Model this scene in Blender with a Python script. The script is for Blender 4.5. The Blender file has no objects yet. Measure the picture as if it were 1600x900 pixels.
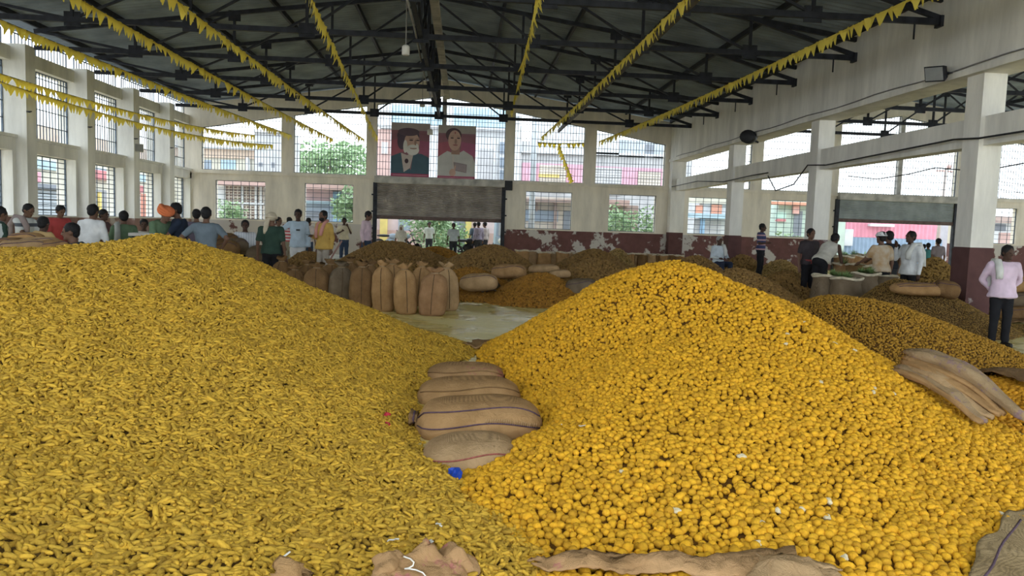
import bpy, bmesh, math, random
import numpy as np
from mathutils import Vector, Matrix, Euler, noise as mnoise

R = random.Random(7)
S = bpy.context.scene
COL = S.collection
PI = math.pi

# ------------------------------------------------------------------ camera
F_PX, ROLL, CAM_H = 1180.0, 0.033, 1.6
PITCH = math.atan(100.5 / F_PX)
YAW = math.atan(78.4 / math.hypot(F_PX, 100.5))
c_fw = Vector((math.sin(YAW) * math.cos(PITCH), math.cos(YAW) * math.cos(PITCH), -math.sin(PITCH)))
_rt = Vector((math.cos(YAW), -math.sin(YAW), 0)); _up = _rt.cross(c_fw)
c_rt = _rt * math.cos(ROLL) + _up * math.sin(ROLL)
c_up = _up * math.cos(ROLL) - _rt * math.sin(ROLL)
C0 = Vector((0, 0, CAM_H))
cam_d = bpy.data.cameras.new('camera'); cam = bpy.data.objects.new('camera', cam_d); COL.objects.link(cam)
cam.matrix_world = Matrix(((c_rt.x, c_up.x, -c_fw.x, 0), (c_rt.y, c_up.y, -c_fw.y, 0), (c_rt.z, c_up.z, -c_fw.z, CAM_H), (0, 0, 0, 1)))
cam_d.sensor_width = 36; cam_d.lens = 36 * F_PX / 1600; cam_d.clip_start = .05; cam_d.clip_end = 400
S.camera = cam

# ------------------------------------------------------------------ world: one even overcast sky
W = bpy.data.worlds.new('overcast_sky'); S.world = W; W.use_nodes = True
bg = W.node_tree.nodes['Background']; bg.inputs[0].default_value = (0.86, 0.95, 1.0, 1); bg.inputs[1].default_value = 1.0
S.view_settings.view_transform = 'Standard'; S.view_settings.look = 'None'; S.view_settings.gamma = 1
S.view_settings.use_curve_mapping = False
S.view_settings.exposure = 1.9


def ray(x, y): return c_rt * (x - 800) + c_up * (450 - y) + c_fw * F_PX
def at(x, y, Y): r = ray(x, y); return C0 + r * (Y / r.y)
def atX(x, y, X): r = ray(x, y); return C0 + r * (X / r.x)
def flr(x, y, z=0.): r = ray(x, y); return C0 + r * ((z - CAM_H) / r.z)


# ------------------------------------------------------------------ materials
MATS = {}
def mat(name, col, rough=.8, var=.15, scale=8., bump=0., metal=0., col2=None, inst=0., spec=.3, detail=4.):
    m = bpy.data.materials.new(name); m.use_nodes = True; nt = m.node_tree; N = nt.nodes; L = nt.links
    p = N['Principled BSDF']; p.inputs['Roughness'].default_value = rough; p.inputs['Metallic'].default_value = metal
    p.inputs['Specular IOR Level'].default_value = spec
    c = (*col, 1)
    c2 = (*col2, 1) if col2 else (*[max(0, v * (1 - 2 * var)) for v in col], 1)
    c1 = c if col2 else (*[min(1, v * (1 + var)) for v in col], 1)
    tc = N.new('ShaderNodeTexCoord'); nz = N.new('ShaderNodeTexNoise'); nz.inputs['Scale'].default_value = scale; nz.inputs['Detail'].default_value = detail
    L.new(tc.outputs['Object'], nz.inputs['Vector'])
    rp = N.new('ShaderNodeValToRGB'); rp.color_ramp.elements[0].position = .3; rp.color_ramp.elements[1].position = .7
    rp.color_ramp.elements[0].color = c2; rp.color_ramp.elements[1].color = c1
    L.new(nz.outputs['Fac'], rp.inputs['Fac'])
    out = rp.outputs['Color']
    if inst:
        oi = N.new('ShaderNodeObjectInfo'); r2 = N.new('ShaderNodeValToRGB')
        r2.color_ramp.elements[0].color = (.55, .5, .5, 1); r2.color_ramp.elements[1].color = (1.25, 1.2, 1.05, 1)
        r2.color_ramp.elements[0].position = 0; e = r2.color_ramp.elements.new(.3); e.color = (.95, .95, .95, 1)
        L.new(oi.outputs['Random'], r2.inputs['Fac'])
        mx = N.new('ShaderNodeMix'); mx.data_type = 'RGBA'; mx.blend_type = 'MULTIPLY'; mx.inputs[0].default_value = inst
        L.new(out, mx.inputs[6]); L.new(r2.outputs['Color'], mx.inputs[7]); out = mx.outputs[2]
    L.new(out, p.inputs['Base Color'])
    if bump:
        b = N.new('ShaderNodeBump'); b.inputs['Strength'].default_value = bump; b.inputs['Distance'].default_value = .02
        n2 = N.new('ShaderNodeTexNoise'); n2.inputs['Scale'].default_value = scale * 4; L.new(tc.outputs['Object'], n2.inputs['Vector'])
        L.new(n2.outputs['Fac'], b.inputs['Height']); L.new(b.outputs['Normal'], p.inputs['Normal'])
    MATS[name] = m
    return m


def jute(name, col, printed=None, pscale=6., thr=.62):
    """woven jute: fine crossed waves for colour and relief, blotches, optional smudged print"""
    m = bpy.data.materials.new(name); m.use_nodes = True; nt = m.node_tree; N = nt.nodes; L = nt.links
    p = N['Principled BSDF']; p.inputs['Roughness'].default_value = .95; p.inputs['Specular IOR Level'].default_value = .1
    tc = N.new('ShaderNodeTexCoord')
    def wave(d):
        w = N.new('ShaderNodeTexWave'); w.bands_direction = d; w.inputs['Scale'].default_value = 120; w.inputs['Distortion'].default_value = 3
        w.inputs['Detail'].default_value = 1; L.new(tc.outputs['Object'], w.inputs['Vector']); return w
    a, b2 = wave('X'), wave('Z')
    add = N.new('ShaderNodeMath'); add.operation = 'ADD'; L.new(a.outputs['Fac'], add.inputs[0]); L.new(b2.outputs['Fac'], add.inputs[1])
    rp = N.new('ShaderNodeValToRGB'); rp.color_ramp.elements[0].color = (*[v * .5 for v in col], 1); rp.color_ramp.elements[1].color = (*[min(1, v * 1.25) for v in col], 1)
    h = N.new('ShaderNodeMath'); h.operation = 'MULTIPLY'; h.inputs[1].default_value = .5; L.new(add.outputs[0], h.inputs[0]); L.new(h.outputs[0], rp.inputs['Fac'])
    nz = N.new('ShaderNodeTexNoise'); nz.inputs['Scale'].default_value = 5; nz.inputs['Detail'].default_value = 5; L.new(tc.outputs['Object'], nz.inputs['Vector'])
    r3 = N.new('ShaderNodeValToRGB'); r3.color_ramp.elements[0].color = (.72, .68, .62, 1); r3.color_ramp.elements[1].color = (1.1, 1.08, 1.05, 1)
    r3.color_ramp.elements[0].position = .3; r3.color_ramp.elements[1].position = .7; L.new(nz.outputs['Fac'], r3.inputs['Fac'])
    mx = N.new('ShaderNodeMix'); mx.data_type = 'RGBA'; mx.blend_type = 'MULTIPLY'; mx.inputs[0].default_value = 1
    L.new(rp.outputs['Color'], mx.inputs[6]); L.new(r3.outputs['Color'], mx.inputs[7]); out = mx.outputs[2]
    if printed:
        v = N.new('ShaderNodeTexNoise'); v.inputs['Scale'].default_value = pscale; v.inputs['Detail'].default_value = 6; v.inputs['Roughness'].default_value = .75
        L.new(tc.outputs['Object'], v.inputs['Vector'])
        st = N.new('ShaderNodeValToRGB'); st.color_ramp.elements[0].position = thr; st.color_ramp.elements[1].position = thr + .05
        L.new(v.outputs['Fac'], st.inputs['Fac'])
        m2 = N.new('ShaderNodeMix'); m2.data_type = 'RGBA'; L.new(st.outputs['Color'], m2.inputs[0]); L.new(out, m2.inputs[6]); m2.inputs[7].default_value = (*printed, 1)
        out = m2.outputs[2]
    L.new(out, p.inputs['Base Color'])
    b = N.new('ShaderNodeBump'); b.inputs['Strength'].default_value = .25; b.inputs['Distance'].default_value = .003
    L.new(add.outputs[0], b.inputs['Height'])
    cr = N.new('ShaderNodeTexNoise'); cr.inputs['Scale'].default_value = 11; cr.inputs['Detail'].default_value = 6; cr.inputs['Roughness'].default_value = .6; cr.inputs['Distortion'].default_value = 1.2; L.new(tc.outputs['Object'], cr.inputs['Vector'])
    b3 = N.new('ShaderNodeBump'); b3.inputs['Strength'].default_value = .6; b3.inputs['Distance'].default_value = .03; L.new(cr.outputs['Fac'], b3.inputs['Height']); L.new(b.outputs['Normal'], b3.inputs['Normal']); L.new(b3.outputs['Normal'], p.inputs['Normal'])
    return m


def wall_mat(name, upper, lower, zsplit, peel, thr, soft=.04, bare_below_x=None):
    """lime-washed upper wall, painted dado below zsplit with flaking patches"""
    m = bpy.data.materials.new(name); m.use_nodes = True; nt = m.node_tree; N = nt.nodes; L = nt.links
    p = N['Principled BSDF']; p.inputs['Roughness'].default_value = .85; p.inputs['Specular IOR Level'].default_value = .2
    tc = N.new('ShaderNodeTexCoord'); sp = N.new('ShaderNodeSeparateXYZ'); L.new(tc.outputs['Object'], sp.inputs[0])
    def noise(sc, det, rough=.55):
        n = N.new('ShaderNodeTexNoise'); n.inputs['Scale'].default_value = sc; n.inputs['Detail'].default_value = det; n.inputs['Roughness'].default_value = rough
        L.new(tc.outputs['Object'], n.inputs['Vector']); return n
    def ramp(src, p0, p1, a, b):
        r = N.new('ShaderNodeValToRGB'); r.color_ramp.elements[0].position = p0; r.color_ramp.elements[1].position = p1
        r.color_ramp.elements[0].color = (*a, 1); r.color_ramp.elements[1].color = (*b, 1); L.new(src, r.inputs['Fac']); return r.outputs['Color']
    # stains run down: stretch the noise in z
    mp = N.new('ShaderNodeMapping'); mp.inputs['Scale'].default_value = (1.2, 1.2, .25); L.new(tc.outputs['Object'], mp.inputs[0])
    n1 = noise(1.6, 8, .65); L.new(mp.outputs[0], n1.inputs['Vector'])
    up = ramp(n1.outputs['Fac'], .32, .62, [v * .74 for v in upper], upper)
    n2 = noise(1.1, 7, .62)
    src = n2.outputs['Fac']
    if bare_below_x is not None:
        mr = N.new('ShaderNodeMapRange'); mr.inputs[1].default_value = bare_below_x; mr.inputs[2].default_value = bare_below_x - .6; mr.inputs[3].default_value = 0; mr.inputs[4].default_value = .13
        L.new(sp.outputs['X'], mr.inputs[0]); ad = N.new('ShaderNodeMath'); L.new(src, ad.inputs[0]); L.new(mr.outputs[0], ad.inputs[1]); src = ad.outputs[0]
    pl = ramp(src, thr, thr + soft, (0, 0, 0), (1, 1, 1))
    n3 = noise(3., 5)
    lo = ramp(n3.outputs['Fac'], .35, .7, [v * .75 for v in lower], lower)
    mx = N.new('ShaderNodeMix'); mx.data_type = 'RGBA'; L.new(pl, mx.inputs[0]); L.new(lo, mx.inputs[6]); mx.inputs[7].default_value = (*peel, 1)
    gt = N.new('ShaderNodeMath'); gt.operation = 'LESS_THAN'; L.new(sp.outputs['Z'], gt.inputs[0]); gt.inputs[1].default_value = zsplit
    m2 = N.new('ShaderNodeMix'); m2.data_type = 'RGBA'; L.new(gt.outputs[0], m2.inputs[0]); L.new(up, m2.inputs[6]); L.new(mx.outputs[2], m2.inputs[7])
    L.new(m2.outputs[2], p.inputs['Base Color'])
    b = N.new('ShaderNodeBump'); b.inputs['Strength'].default_value = .25; b.inputs['Distance'].default_value = .02; L.new(n3.outputs['Fac'], b.inputs['Height']); L.new(b.outputs['Normal'], p.inputs['Normal'])
    return m


def floor_mat():
    m = bpy.data.materials.new('turmeric_dusted_floor'); m.use_nodes = True; nt = m.node_tree; N = nt.nodes; L = nt.links
    p = N['Principled BSDF']; p.inputs['Specular IOR Level'].default_value = .32
    tc = N.new('ShaderNodeTexCoord')
    n = N.new('ShaderNodeTexNoise'); n.inputs['Scale'].default_value = 1.3; n.inputs['Detail'].default_value = 7; L.new(tc.outputs['Object'], n.inputs['Vector'])
    r = N.new('ShaderNodeValToRGB'); r.color_ramp.elements[0].position = .35; r.color_ramp.elements[1].position = .65
    r.color_ramp.elements[0].color = (.70, .55, .16, 1); r.color_ramp.elements[1].color = (.86, .74, .36, 1); L.new(n.outputs['Fac'], r.inputs['Fac']); L.new(r.outputs['Color'], p.inputs['Base Color'])
    r2 = N.new('ShaderNodeValToRGB'); r2.color_ramp.elements[0].color = (.16, .16, .16, 1); r2.color_ramp.elements[1].color = (.5, .5, .5, 1)
    r2.color_ramp.elements[0].position = .4; r2.color_ramp.elements[1].position = .6; L.new(n.outputs['Fac'], r2.inputs['Fac']); L.new(r2.outputs['Color'], p.inputs['Roughness'])
    mp = N.new('ShaderNodeMapping'); mp.inputs['Scale'].default_value = (2.2, 4.5, 1); L.new(tc.outputs['Object'], mp.inputs[0])
    n2 = N.new('ShaderNodeTexNoise'); n2.inputs['Scale'].default_value = 1.5; n2.inputs['Detail'].default_value = 3; L.new(mp.outputs[0], n2.inputs['Vector'])
    b = N.new('ShaderNodeBump'); b.inputs['Strength'].default_value = .7; b.inputs['Distance'].default_value = .05; L.new(n2.outputs['Fac'], b.inputs['Height']); L.new(b.outputs['Normal'], p.inputs['Normal'])
    return m


M_WALL = wall_mat('far_wall_limewash', (.86, .79, .68), (.18, .085, .08), 1.36, (.56, .52, .49), .545, .03, -3.9)
M_WALL_L = wall_mat('left_wall_limewash', (.85, .83, .78), (.34, .21, .18), 1.36, (.52, .46, .43), .58)
M_COLON = wall_mat('colonnade_limewash', (.86, .83, .78), (.125, .06, .058), 1.45, (.40, .35, .34), .60)
M_FLOOR = floor_mat()
M_STEEL = mat('dark_painted_steel', (.022, .024, .034), .6, .3, 6)
M_STEEL2 = mat('dull_brown_steel', (.10, .09, .085), .7, .2, 4)
M_ROOF = mat('grey_roof_sheet', (.25, .30, .37), .55, .2, 1.2)
M_GRILLE = mat('window_grille_steel', (.10, .13, .17), .6, .2, 5)
M_TRIM = mat('weathered_trim', (.5, .48, .45), .8, .2, 3)
M_SHUT = mat('shutter_grey', (.36, .32, .295), .55, .2, 2)
M_SHUT2 = mat('shutter_bluegrey', (.36, .40, .42), .5, .15, 2)
M_PENNANT = mat('pennant_yellow', (.95, .83, .20), .7, .06, 3)
_n = M_PENNANT.node_tree; _t = _n.nodes.new('ShaderNodeBsdfTranslucent'); _t.inputs[0].default_value = (.95, .83, .20, 1); _x = _n.nodes.new('ShaderNodeMixShader'); _x.inputs[0].default_value = .45
_n.links.new(_n.nodes['Principled BSDF'].outputs[0], _x.inputs[1]); _n.links.new(_t.outputs[0], _x.inputs[2]); _n.links.new(_x.outputs[0], _n.nodes['Material Output'].inputs[0])
M_CORD = mat('cord_dark', (.05, .045, .03), .8, .1)
M_CABLE = mat('cable_grey', (.28, .27, .27), .6, .1)
M_BLACK = mat('black_plastic', (.015, .015, .018), .5, .1)
M_LAMP = mat('lamp_housing_white', (.66, .64, .60), .4, .08)
M_GLASS_D = mat('lamp_glass_grey', (.30, .31, .32), .35, .05)
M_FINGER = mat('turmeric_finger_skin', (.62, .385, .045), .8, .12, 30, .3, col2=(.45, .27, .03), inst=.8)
M_FINGER_D = mat('turmeric_finger_bed_shaded', (.10, .055, .01), .9, .2, 30)  # surface under the fingers, coloured dark as shade in the gaps
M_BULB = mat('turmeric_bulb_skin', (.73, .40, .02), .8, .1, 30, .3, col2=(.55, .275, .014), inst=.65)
M_BULB_D = mat('turmeric_bulb_bed_shaded', (.14, .062, .006), .9, .2, 30)  # kept dark so shade between the bulbs is in its colour
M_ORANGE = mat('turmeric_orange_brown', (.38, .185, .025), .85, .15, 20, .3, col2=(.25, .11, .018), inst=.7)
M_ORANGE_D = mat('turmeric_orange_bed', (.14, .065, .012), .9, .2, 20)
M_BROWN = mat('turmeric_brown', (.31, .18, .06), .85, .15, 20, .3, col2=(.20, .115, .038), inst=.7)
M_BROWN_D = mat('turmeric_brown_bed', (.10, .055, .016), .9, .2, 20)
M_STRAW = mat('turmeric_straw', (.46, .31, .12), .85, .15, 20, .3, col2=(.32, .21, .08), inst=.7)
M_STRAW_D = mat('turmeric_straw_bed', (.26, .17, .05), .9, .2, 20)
M_JUTE = jute('jute_tan', (.47, .285, .135))
M_JUTE_R = jute('jute_red_print', (.48, .295, .15), (.40, .16, .13), 3.6, .58)
M_JUTE_P = jute('jute_purple_print', (.42, .30, .18), (.25, .165, .16), 8, .54)
M_JUTE_G = jute('jute_grey', (.215, .165, .115))
M_JUTE_D = jute('jute_brown_shaded', (.26, .155, .075))  # brown jute, its colour deepened for the shadow on the sack rows
M_JUTE_L = jute('jute_pale', (.52, .35, .195))
M_JUTE_O = jute('jute_orange', (.40, .235, .125))
M_JUTE_C = jute('jute_olive', (.43, .32, .18), (.26, .19, .12), 5, .6)
M_TIE = mat('jute_twine', (.34, .25, .15), .95, .2, 40)
M_THREAD_B = mat('brown_thread', (.12, .075, .04), .95, .2, 40)
M_RIM = mat('rolled_rim_pale', (.60, .52, .39), .95, .15, 12)
M_THREAD = mat('purple_thread', (.10, .06, .09), .9, .2, 40)
M_THREAD_R = mat('red_thread', (.33, .10, .08), .9, .2, 40)
M_WHITE_TW = mat('white_twine', (.75, .72, .66), .9, .1, 40)
M_BLUE = mat('blue_plastic', (.02, .07, .45), .35, .2, 12)
M_REDBIT = mat('red_scrap', (.5, .03, .05), .6, .2, 12)
M_SHELLW = mat('pale_chip', (.72, .62, .42), .8, .15, 20)
M_GREEN = mat('green_tuft', (.22, .34, .12), .8, .3, 9)
M_GREENL = mat('leaf_green', (.24, .38, .19), .7, .35, 3, col2=(.40, .52, .34))
M_GROUND = mat('street_ground', (.50, .45, .38), .9, .12, .6)
M_GRASS = mat('grass_green', (.22, .38, .14), .9, .25, 1.5)

# ------------------------------------------------------------------ mesh helpers
class MB:
    def __init__(s): s.v = []; s.f = []; s.m = []; s.sm = []
    def add(s, vs, fs, m=0, smooth=False):
        o = len(s.v); s.v += [tuple(p) for p in vs]
        for f in fs: s.f.append(tuple(i + o for i in f)); s.m.append(m); s.sm.append(smooth)
    def box(s, x0, x1, y0, y1, z0, z1, m=0):
        s.hexa([(x0, y0, z0), (x1, y0, z0), (x1, y1, z0), (x0, y1, z0), (x0, y0, z1), (x1, y0, z1), (x1, y1, z1), (x0, y1, z1)], m)
    def hexa(s, p, m=0):
        s.add(p, [(3, 2, 1, 0), (4, 5, 6, 7), (0, 1, 5, 4), (1, 2, 6, 5), (2, 3, 7, 6), (3, 0, 4, 7)], m)
    def bar(s, a, b, w, h=None, m=0):
        """square bar from a to b"""
        a, b = Vector(a), Vector(b); d = (b - a).normalized(); h = h or w
        u = Vector((0, 0, 1)) if abs(d.z) < .95 else Vector((1, 0, 0))
        x = d.cross(u).normalized() * w / 2; y = x.cross(d).normalized() * h / 2
        s.hexa([a - x - y, a + x - y, a + x + y, a - x + y, b - x - y, b + x - y, b + x + y, b - x + y], m)
    def tube(s, pts, r, n=8, m=0, cap=True, smooth=True):
        pts = [Vector(p) for p in pts]; k = len(pts); rs = r if isinstance(r, (list, tuple)) else [r] * k
        vs = []; u = None
        for i, p in enumerate(pts):
            d = (pts[min(i + 1, k - 1)] - pts[max(i - 1, 0)]).normalized()
            if u is None: u = d.cross(Vector((0, 0, 1)) if abs(d.z) < .9 else Vector((1, 0, 0))).normalized()
            else: u = (u - d * u.dot(d)).normalized()
            w = d.cross(u)
            for j in range(n):
                a = 2 * PI * j / n; vs.append(p + (u * math.cos(a) + w * math.sin(a)) * rs[i])
        fs = [(i * n + j, i * n + (j + 1) % n, (i + 1) * n + (j + 1) % n, (i + 1) * n + j) for i in range(k - 1) for j in range(n)]
        if cap: fs += [tuple(range(n - 1, -1, -1)), tuple((k - 1) * n + j for j in range(n))]
        s.add(vs, fs, m, smooth)
    def rings(s, rings, m=0, smooth=True, cap=True):
        n = len(rings[0]); k = len(rings); vs = [p for r in rings for p in r]
        fs = [(i * n + j, i * n + (j + 1) % n, (i + 1) * n + (j + 1) % n, (i + 1) * n + j) for i in range(k - 1) for j in range(n)]
        if cap: fs += [tuple(range(n - 1, -1, -1)), tuple((k - 1) * n + j for j in range(n))]
        s.add(vs, fs, m, smooth)
    def ball(s, c, r, nu=10, nv=7, m=0, rot=None):
        """ellipsoid with pole vertices; closed"""
        c = Vector(c); r = Vector((r, r, r)) if isinstance(r, (int, float)) else Vector(r); vs = []
        def put(p):
            p = Vector((p[0] * r.x, p[1] * r.y, p[2] * r.z))
            if rot is not None: p = rot @ p
            vs.append(c + p)
        put((0, 0, -1))
        for i in range(1, nv):
            t = -PI / 2 + PI * i / nv
            for j in range(nu): a = 2 * PI * j / nu; put((math.cos(t) * math.cos(a), math.cos(t) * math.sin(a), math.sin(t)))
        put((0, 0, 1)); top = len(vs) - 1
        fs = [(0, 1 + (j + 1) % nu, 1 + j) for j in range(nu)]
        for i in range(nv - 2):
            o = 1 + i * nu
            fs += [(o + j, o + (j + 1) % nu, o + nu + (j + 1) % nu, o + nu + j) for j in range(nu)]
        o = 1 + (nv - 2) * nu
        fs += [(o + j, o + (j + 1) % nu, top) for j in range(nu)]
        s.add(vs, fs, m, True)
    def cap(s, p, q, a, b, n=10, m=0):
        """tapered capsule"""
        p, q = Vector(p), Vector(q); d = (q - p)
        if d.length < 1e-5: s.ball(p, a); return
        d.normalize(); pts, rs = [], []
        for t in (-1, -.7, -.3): pts.append(p + d * a * t); rs.append(a * math.sqrt(max(.02, 1 - t * t)))
        pts += [p, q]; rs += [a, b]
        for t in (.3, .7, 1): pts.append(q + d * b * t); rs.append(b * math.sqrt(max(.02, 1 - t * t)))
        s.tube(pts, rs, n, m)
    def grid(s, nx, ny, fn, m=0, smooth=True):
        vs = [fn(i / nx, j / ny) for j in range(ny + 1) for i in range(nx + 1)]
        fs = [(j * (nx + 1) + i, j * (nx + 1) + i + 1, (j + 1) * (nx + 1) + i + 1, (j + 1) * (nx + 1) + i) for j in range(ny) for i in range(nx)]
        s.add(vs, fs, m, smooth)
    def mesh(s, name, mats):
        me = bpy.data.meshes.new(name); me.from_pydata(s.v, [], s.f)
        for m in (mats if isinstance(mats, (list, tuple)) else [mats]): me.materials.append(m)
        me.polygons.foreach_set('material_index', s.m); me.polygons.foreach_set('use_smooth', s.sm); me.update()
        return me


def link(name, data, parent=None, loc=(0, 0, 0), rot=(0, 0, 0), **kw):
    o = bpy.data.objects.new(name, data); COL.objects.link(o); o.parent = parent; o.location = loc; o.rotation_euler = rot
    for k, v in kw.items():
        if v is not None: o[k] = v
    return o


def obj(name, mb, m, parent=None, loc=(0, 0, 0), rot=(0, 0, 0), label=None, category=None, group=None, kind=None):
    return link(name, mb.mesh(name, m), parent, loc, rot, label=label, category=category, group=group, kind=kind)


def empty(name, loc=(0, 0, 0), rz=0., label=None, category=None, group=None, kind=None):
    e = link(name, None, None, loc, (0, 0, rz), label=label, category=category, group=group, kind=kind); e.empty_display_size = .1
    return e


def copy_tree(o, parent=None):
    c = o.copy(); COL.objects.link(c); c.parent = parent
    for ch in list(o.children): copy_tree(ch, c)
    return c


def nz(x, y, z=0., s=1.): return mnoise.noise(Vector((x * s, y * s, z * s)))
def lerp(a, b, t): return a + (b - a) * t
def sst(a, b, x): t = min(1, max(0, (x - a) / (b - a))); return t * t * (3 - 2 * t)

# ------------------------------------------------------------------ setting
XL, XC, D = -11.5, -1.05, 32.3            # left wall, ridge, far wall
XR = 8.75                                  # inner face of the wall above the colonnade
XC2 = 18.96                                # ridge of the second hall
ZE, ZR, HW = 6.03, 7.5, 10.45              # eave, ridge, half width
YB = -2.5                                  # the hall is open towards the camera's back

def roof_z(x, c): return ZR - (ZR - ZE) / HW * abs(x - c)

f = MB(); f.box(-14, 31, -14, D + .3, -.3, 0); obj('floor', f, M_FLOOR, kind='structure', label='concrete market floor dusted yellow with wet shiny patches', category='floor')

# gable walls of both halls
def gable(mb, c, x0, x1):
    rel = []
    for a, b, t in ((-9.85, -6.6, 'u'), (-6.1, -3.1, 'u'), (3.1, 6.1, 'u'), (6.6, 9.6, 'u')): rel.append((c + a, c + b))
    low = [(c - 9.29, c - 7.25), (c - 5.64, c - 3.62), (c + 3.65, c + 5.64), (c + 7.24, c + 9.29)]
    def tp(x): return 6.84 - .172 * abs(x - c)
    y0, y1 = D, D + .35
    xs = sorted({x0, x1, c, c - 2.68, c + 2.7, *[v for p in rel for v in p], *[v for p in low for v in p]})
    xs = [v for v in xs if x0 <= v <= x1]
    def seg(a, b, zb, zt):
        zb = zb if isinstance(zb, tuple) else (zb, zb)
        mb.hexa([(a, y0, zb[0]), (b, y0, zb[1]), (b, y1, zb[1]), (a, y1, zb[0]), (a, y0, zt[0]), (b, y0, zt[1]), (b, y1, zt[1]), (a, y1, zt[0])])
    for a, b in zip(xs, xs[1:]):
        mid = (a + b) / 2; zt = (roof_z(a, c) + .02, roof_z(b, c) + .02)
        if c - 2.68 < mid < c + 2.7:
            seg(a, b, (tp(a), tp(b)), zt); seg(a, b, 3.22, (3.42, 3.42)); continue
        inlow = any(p < mid < q for p, q in low); inup = any(p < mid < q for p, q in rel)
        lo_top = 3.42 if inup else None
        if inlow:
            seg(a, b, 0, (1.42, 1.42))
            if inup: seg(a, b, 3.0, (3.42, 3.42)); seg(a, b, (tp(a), tp(b)), zt)
            else: seg(a, b, 3.0, zt)
        elif inup: seg(a, b, 0, (3.42, 3.42)); seg(a, b, (tp(a), tp(b)), zt)
        else: seg(a, b, 0, zt)
    return rel, low, tp

wf = MB(); rel1, low1, tp1 = gable(wf, XC, -11.7, 9.0)
obj('wall_far', wf, M_WALL, kind='structure', label='lime-washed gable wall with flaking maroon dado behind the heaps', category='wall')
wf2 = MB(); rel2, low2, tp2 = gable(wf2, XC2, 9.0, 29.7)
obj('wall_far_annex', wf2, M_WALL, kind='structure', label='lime-washed gable wall of the second hall beyond the colonnade', category='wall')
# ledges under the upper windows
def ledge(c, a, b, name):
    t = MB()
    for x0, x1 in ((a, c - 2.68), (c + 2.7, b)): t.box(x0, x1, D - .1, D, 3.27, 3.38)
    obj(name, t, M_WALL, kind='structure', label='shallow concrete ledge under the upper windows of ' + ('main' if c < 5 else 'second') + ' gable wall', category='trim')
ledge(XC, -11.4, 8.9, 'trim_1'); ledge(XC2, 9.4, 29.5, 'trim_2')

WN = [0]
def window(pts, plane, horiz, dv, dh, label, t=.018, frame=.045):
    """barred window opening. pts: (a0,a1,z0,ztop(a)) in wall coordinates; horiz maps (a,z)->xyz"""
    a0, a1, z0, zt = pts; WN[0] += 1
    root = empty('window_%d' % WN[0], horiz((a0 + a1) / 2, z0), 0, label, 'window', None, 'structure')
    base = Vector(root.location)
    fr = MB(); H = lambda a, z: Vector(horiz(a, z)) - base
    for p, q in (((a0, z0), (a1, z0)), ((a0, z0), (a0, zt(a0))), ((a1, z0), (a1, zt(a1)))): fr.bar(H(*p), H(*q), frame)
    k = 6 if zt(a0) != zt(a1) or zt((a0 + a1) / 2) != zt(a0) else 1
    for i in range(k): p, q = lerp(a0, a1, i / k), lerp(a0, a1, (i + 1) / k); fr.bar(H(p, zt(p)), H(q, zt(q)), frame)
    obj('frame', fr, M_GRILLE, root)
    gb = MB(); n = max(1, round((a1 - a0) / dv))
    for i in range(1, n):
        a = lerp(a0, a1, i / n); gb.bar(H(a, z0), H(a, zt(a)), t)
    zmax = max(zt(lerp(a0, a1, i / 8)) for i in range(9)); z = z0 + dh
    while z < zmax - .05:
        ok = [a for a in (lerp(a0, a1, i / 40) for i in range(41)) if zt(a) > z]
        if len(ok) > 1: gb.bar(H(ok[0], z), H(ok[-1], z), t)
        z += dh
    obj('grille', gb, M_GRILLE, root)
    return root

farmap = lambda a, z: (a, D + .12, z)
wl = ['upper barred window at the left end of far gable wall', 'upper barred window with tree behind, left of the portraits', 'upper barred window with pole behind, right of the portraits', 'upper barred window nearest the right end of far gable wall']
ll = ['lower barred window showing a brown lattice building', 'lower barred window showing blue pillar and shop', 'lower barred window showing pole and dark shopfront', 'lower barred window showing a green bush']
for (a, b), s in zip(rel1, wl): window((a, b, 3.42, tp1), 0, farmap, .125, .3, s)
for (a, b), s in zip(low1, ll): window((a, b, 1.42, lambda x: 3.0), 0, farmap, .34, .2, s)
window((XC - 2.68, XC + 2.7, 3.42, tp1), 0, farmap, .125, .3, 'tall middle barred window under the gable peak behind the portraits')
wl2 = ['upper barred window of second hall beside the third pillar', 'upper barred window of second hall beside the middle pillar', 'upper barred window of second hall past the near pillar', 'upper barred window at far end of second hall']
ll2 = ['lower barred window of second hall with orange band behind', 'lower barred window of second hall with green shopfront behind', 'lower barred window of second hall above the man in pink', 'lower barred window at far end of second hall']
for (a, b), s in zip(rel2, wl2): window((a, b, 3.42, tp2), 0, farmap, .125, .3, s)
for (a, b), s in zip(low2, ll2): window((a, b, 1.42, lambda x: 3.0), 0, farmap, .34, .2, s)
window((XC2 - 2.68, XC2 + 2.7, 3.42, tp2), 0, farmap, .125, .3, 'tall middle barred window of second hall above grey shutter')
# middle mullion of the gable windows
for i, c in enumerate((XC, XC2)):
    t = MB(); t.box(c + .02, c + .2, D + .05, D + .3, 3.42, tp1(XC) - .02)
    obj('trim_%d' % (3 + i), t, M_TRIM, kind='structure', label='pale mullion in the middle of %s gable window' % ('main' if i == 0 else 'second'), category='trim')

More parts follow.
